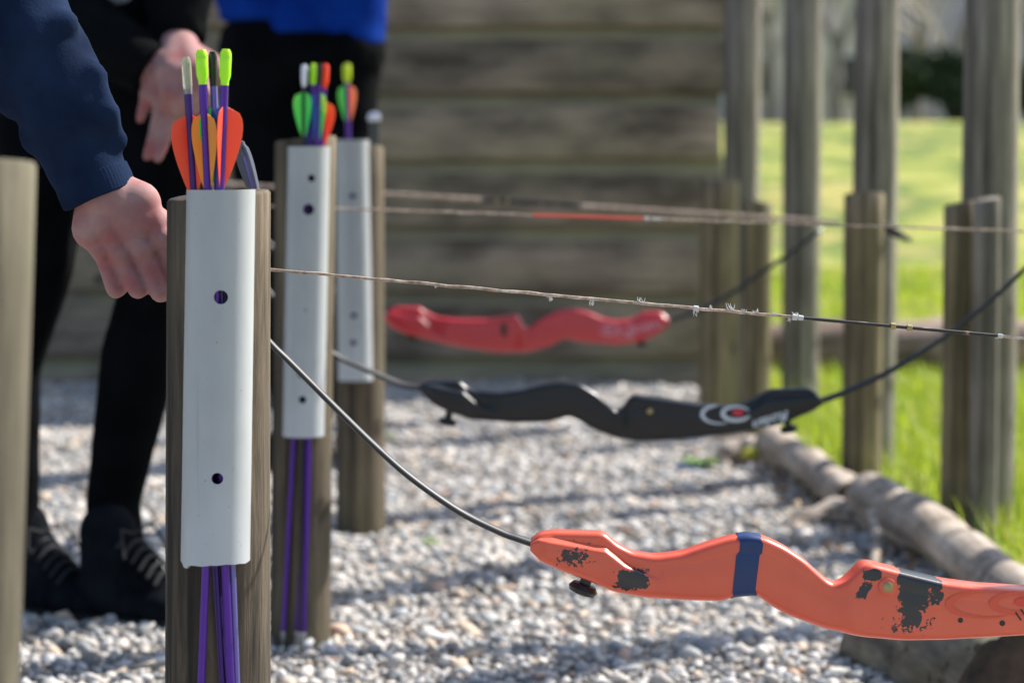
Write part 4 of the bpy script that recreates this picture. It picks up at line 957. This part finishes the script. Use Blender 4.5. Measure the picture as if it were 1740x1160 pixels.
# ================================================================== BACKGROUND
M['stonewall'] = mat('pale rendered wall', (.5,.48,.47), .9); _g = noise_tex(M['stonewall'], 1.2, 5); _r = ramp(M['stonewall'], _g.outputs[0], [(.35,(.36,.32,.33)),(.65,(.60,.56,.57))]); M['stonewall'].node_tree.links.new(_r.outputs[0], nodes_of(M['stonewall'])[2].inputs['Base Color'])
M['roof'] = mat('slate roof', (.12,.12,.13), .8); M['glass'] = mat('dark window glass', (.03,.035,.04), .1)
BY = 60; zb = 1.0
bx0, bx1 = at(1250, 200, BY).x, at(1475, 200, BY).x
house = empty('house', ((bx0+bx1)/2, BY, zb), 'pale rendered house far behind the fence posts', 'house')
v, f = box(((bx0+bx1)/2, BY+3, zb+3), bx1-bx0, 6, 6.4); obj('wall', v, f, M['stonewall'], house, smooth=False)
rz = zb+6.2; v = [(bx0-.3,BY-.4,rz),(bx1+.3,BY-.4,rz),(bx1+.3,BY+6.4,rz),(bx0-.3,BY+6.4,rz),(bx0-.3,BY+3,rz+2.4),(bx1+.3,BY+3,rz+2.4)]
obj('roof', v, [(0,1,5,4),(2,3,4,5),(0,4,3),(1,2,5),(0,3,2,1)], M['roof'], house, smooth=False)
for wx_ in (.2, .55, .85):
    for wz in (1.5, 4.2):
        xx = bx0+(bx1-bx0)*wx_; v, f = box((xx, BY-.02, zb+wz), .7, .08, 1.1); w_ = obj('window', v, f, M['whitething'], house, smooth=False)
        v, f = box((xx, BY-.07, zb+wz), .56, .04, .95); obj('pane', v, f, M['glass'], w_, smooth=False)
M['hedge'] = mat('dark hedge', (.03,.045,.022), .9); M['hedgeleaf'] = mat('hedge leaf', (.035,.06,.025), .7)
def leafy(name, cx, cy, cz, sx, sy, sz, n, size, label, cat, material, seed, group=None):
    r_ = np.random.default_rng(seed); mb_v = []; mb_f = []
    lumps = [(r_.uniform(-.8,.8)*sx, r_.uniform(-.6,.6)*sy, r_.uniform(0,.75)*sz, r_.uniform(.35,.6)) for _ in range(14)]
    for i in range(n):
        lx, ly, lz, lr = lumps[r_.integers(14)]; d = r_.normal(size=3); d /= np.linalg.norm(d); rr = r_.uniform(.5, 1)**.5
        p = np.array([cx+lx, cy+ly, cz+lz+.15*sz]) + d*rr*lr*np.array([sx*.7, sy*.7, sz*.6]); p[2] = max(p[2], cz)
        a = r_.normal(size=3); a /= np.linalg.norm(a); b = np.cross(a, r_.normal(size=3)); b /= np.linalg.norm(b); s = size*r_.uniform(.6, 1.3)
        k = len(mb_v); mb_v += [p+a*s, p+b*s*.5, p-a*s, p-b*s*.5]; mb_f.append((k, k+1, k+2, k+3))
    o = obj(name, mb_v, mb_f, material, loc=(cx, cy, cz), smooth=False); return tag(o, label, cat, group)
hx0 = at(1520, 190, 42).x
leafy('hedge', at(1600, 190, 42).x+.2, 42, 1.0, 1.5, .8, 1.35, 9000, .09, 'dark green hedge far beyond the lawn at the right', 'hedge', M['hedgeleaf'], 3)
M['bark'] = mat('grey bark', (.20,.175,.17), .9); M['twig'] = mat('twig', (.42,.37,.37), .9)
def bare_tree(x, y, z, hgt, seed, label):
    r_ = random.Random(seed); root = empty('bare_tree', (x, y, z), label, 'tree', 'bare trees beyond the lawn')
    tr_, tw = MB(), MB()
    def grow(p, d, L_, rad, lev):
        e = p+d*L_; mid = p.lerp(e, .5)+Vector((r_.uniform(-1,1), r_.uniform(-1,1), 0))*L_*.06
        (tr_ if lev < 2 else tw).add(*tube([p, mid, e], [rad, rad*.8, rad*.6], 8 if lev < 2 else 4))
        if lev >= 6: return
        for k in range(3 if lev < 5 else 2):
            nd = (d + Vector((r_.uniform(-1,1), r_.uniform(-1,1), r_.uniform(-.35,.8)))*.75).normalized(); grow(p.lerp(e, r_.uniform(.5, 1)), nd, L_*r_.uniform(.6,.8), rad*.55, lev+1)
    grow(Vector((x,y,z)), Vector((0,0,1)), hgt*.28, hgt*.022, 0)
    obj('trunk', tr_.v, tr_.f, M['bark'], root); obj('crown', tw.v, tw.f, M['twig'], root)
for i, (px, y, hg, lab) in enumerate(((1310, 46, 6.5, 'bare pale tree seen beside the second fence post'), (1425, 50, 7.5, 'bare tree in front of the house, between the second and third fence posts'), (1560, 52, 8, 'bare tree above the left end of the hedge'), (1630, 48, 7, 'bare tree above the right end of the hedge'), (1760, 50, 8, 'bare tree beyond the widest fence post'))):
    bare_tree(at(px, 200, y).x, y, .95, hg, 30+i, lab)
# far woodland that reads as one grey mass
M['wood'] = mat('far winter wood', (.42,.40,.43), .95); r_ = np.random.default_rng(5); vv = []; ff = []
for i in range(16000):
    x = r_.uniform(-30, 60); y = r_.uniform(85, 100); z = 1+abs(r_.normal())*4.0; 
    if z > 11+3*math.sin(x*.3): continue
    a = r_.uniform(-.6,.6); L_ = r_.uniform(.8, 2.4); w_ = r_.uniform(.03,.12); k = len(vv); dx = math.sin(a)*L_
    vv += [(x-w_,y,z-.6),(x+w_,y,z-.6),(x+dx+w_*.3,y+.3,z+L_),(x+dx-w_*.3,y+.3,z+L_)]; ff.append((k,k+1,k+2,k+3))
o = obj('woodland', vv, ff, M['wood'], smooth=False); tag(o, 'far grey winter woodland reading as one mass', 'woodland', kind='stuff')
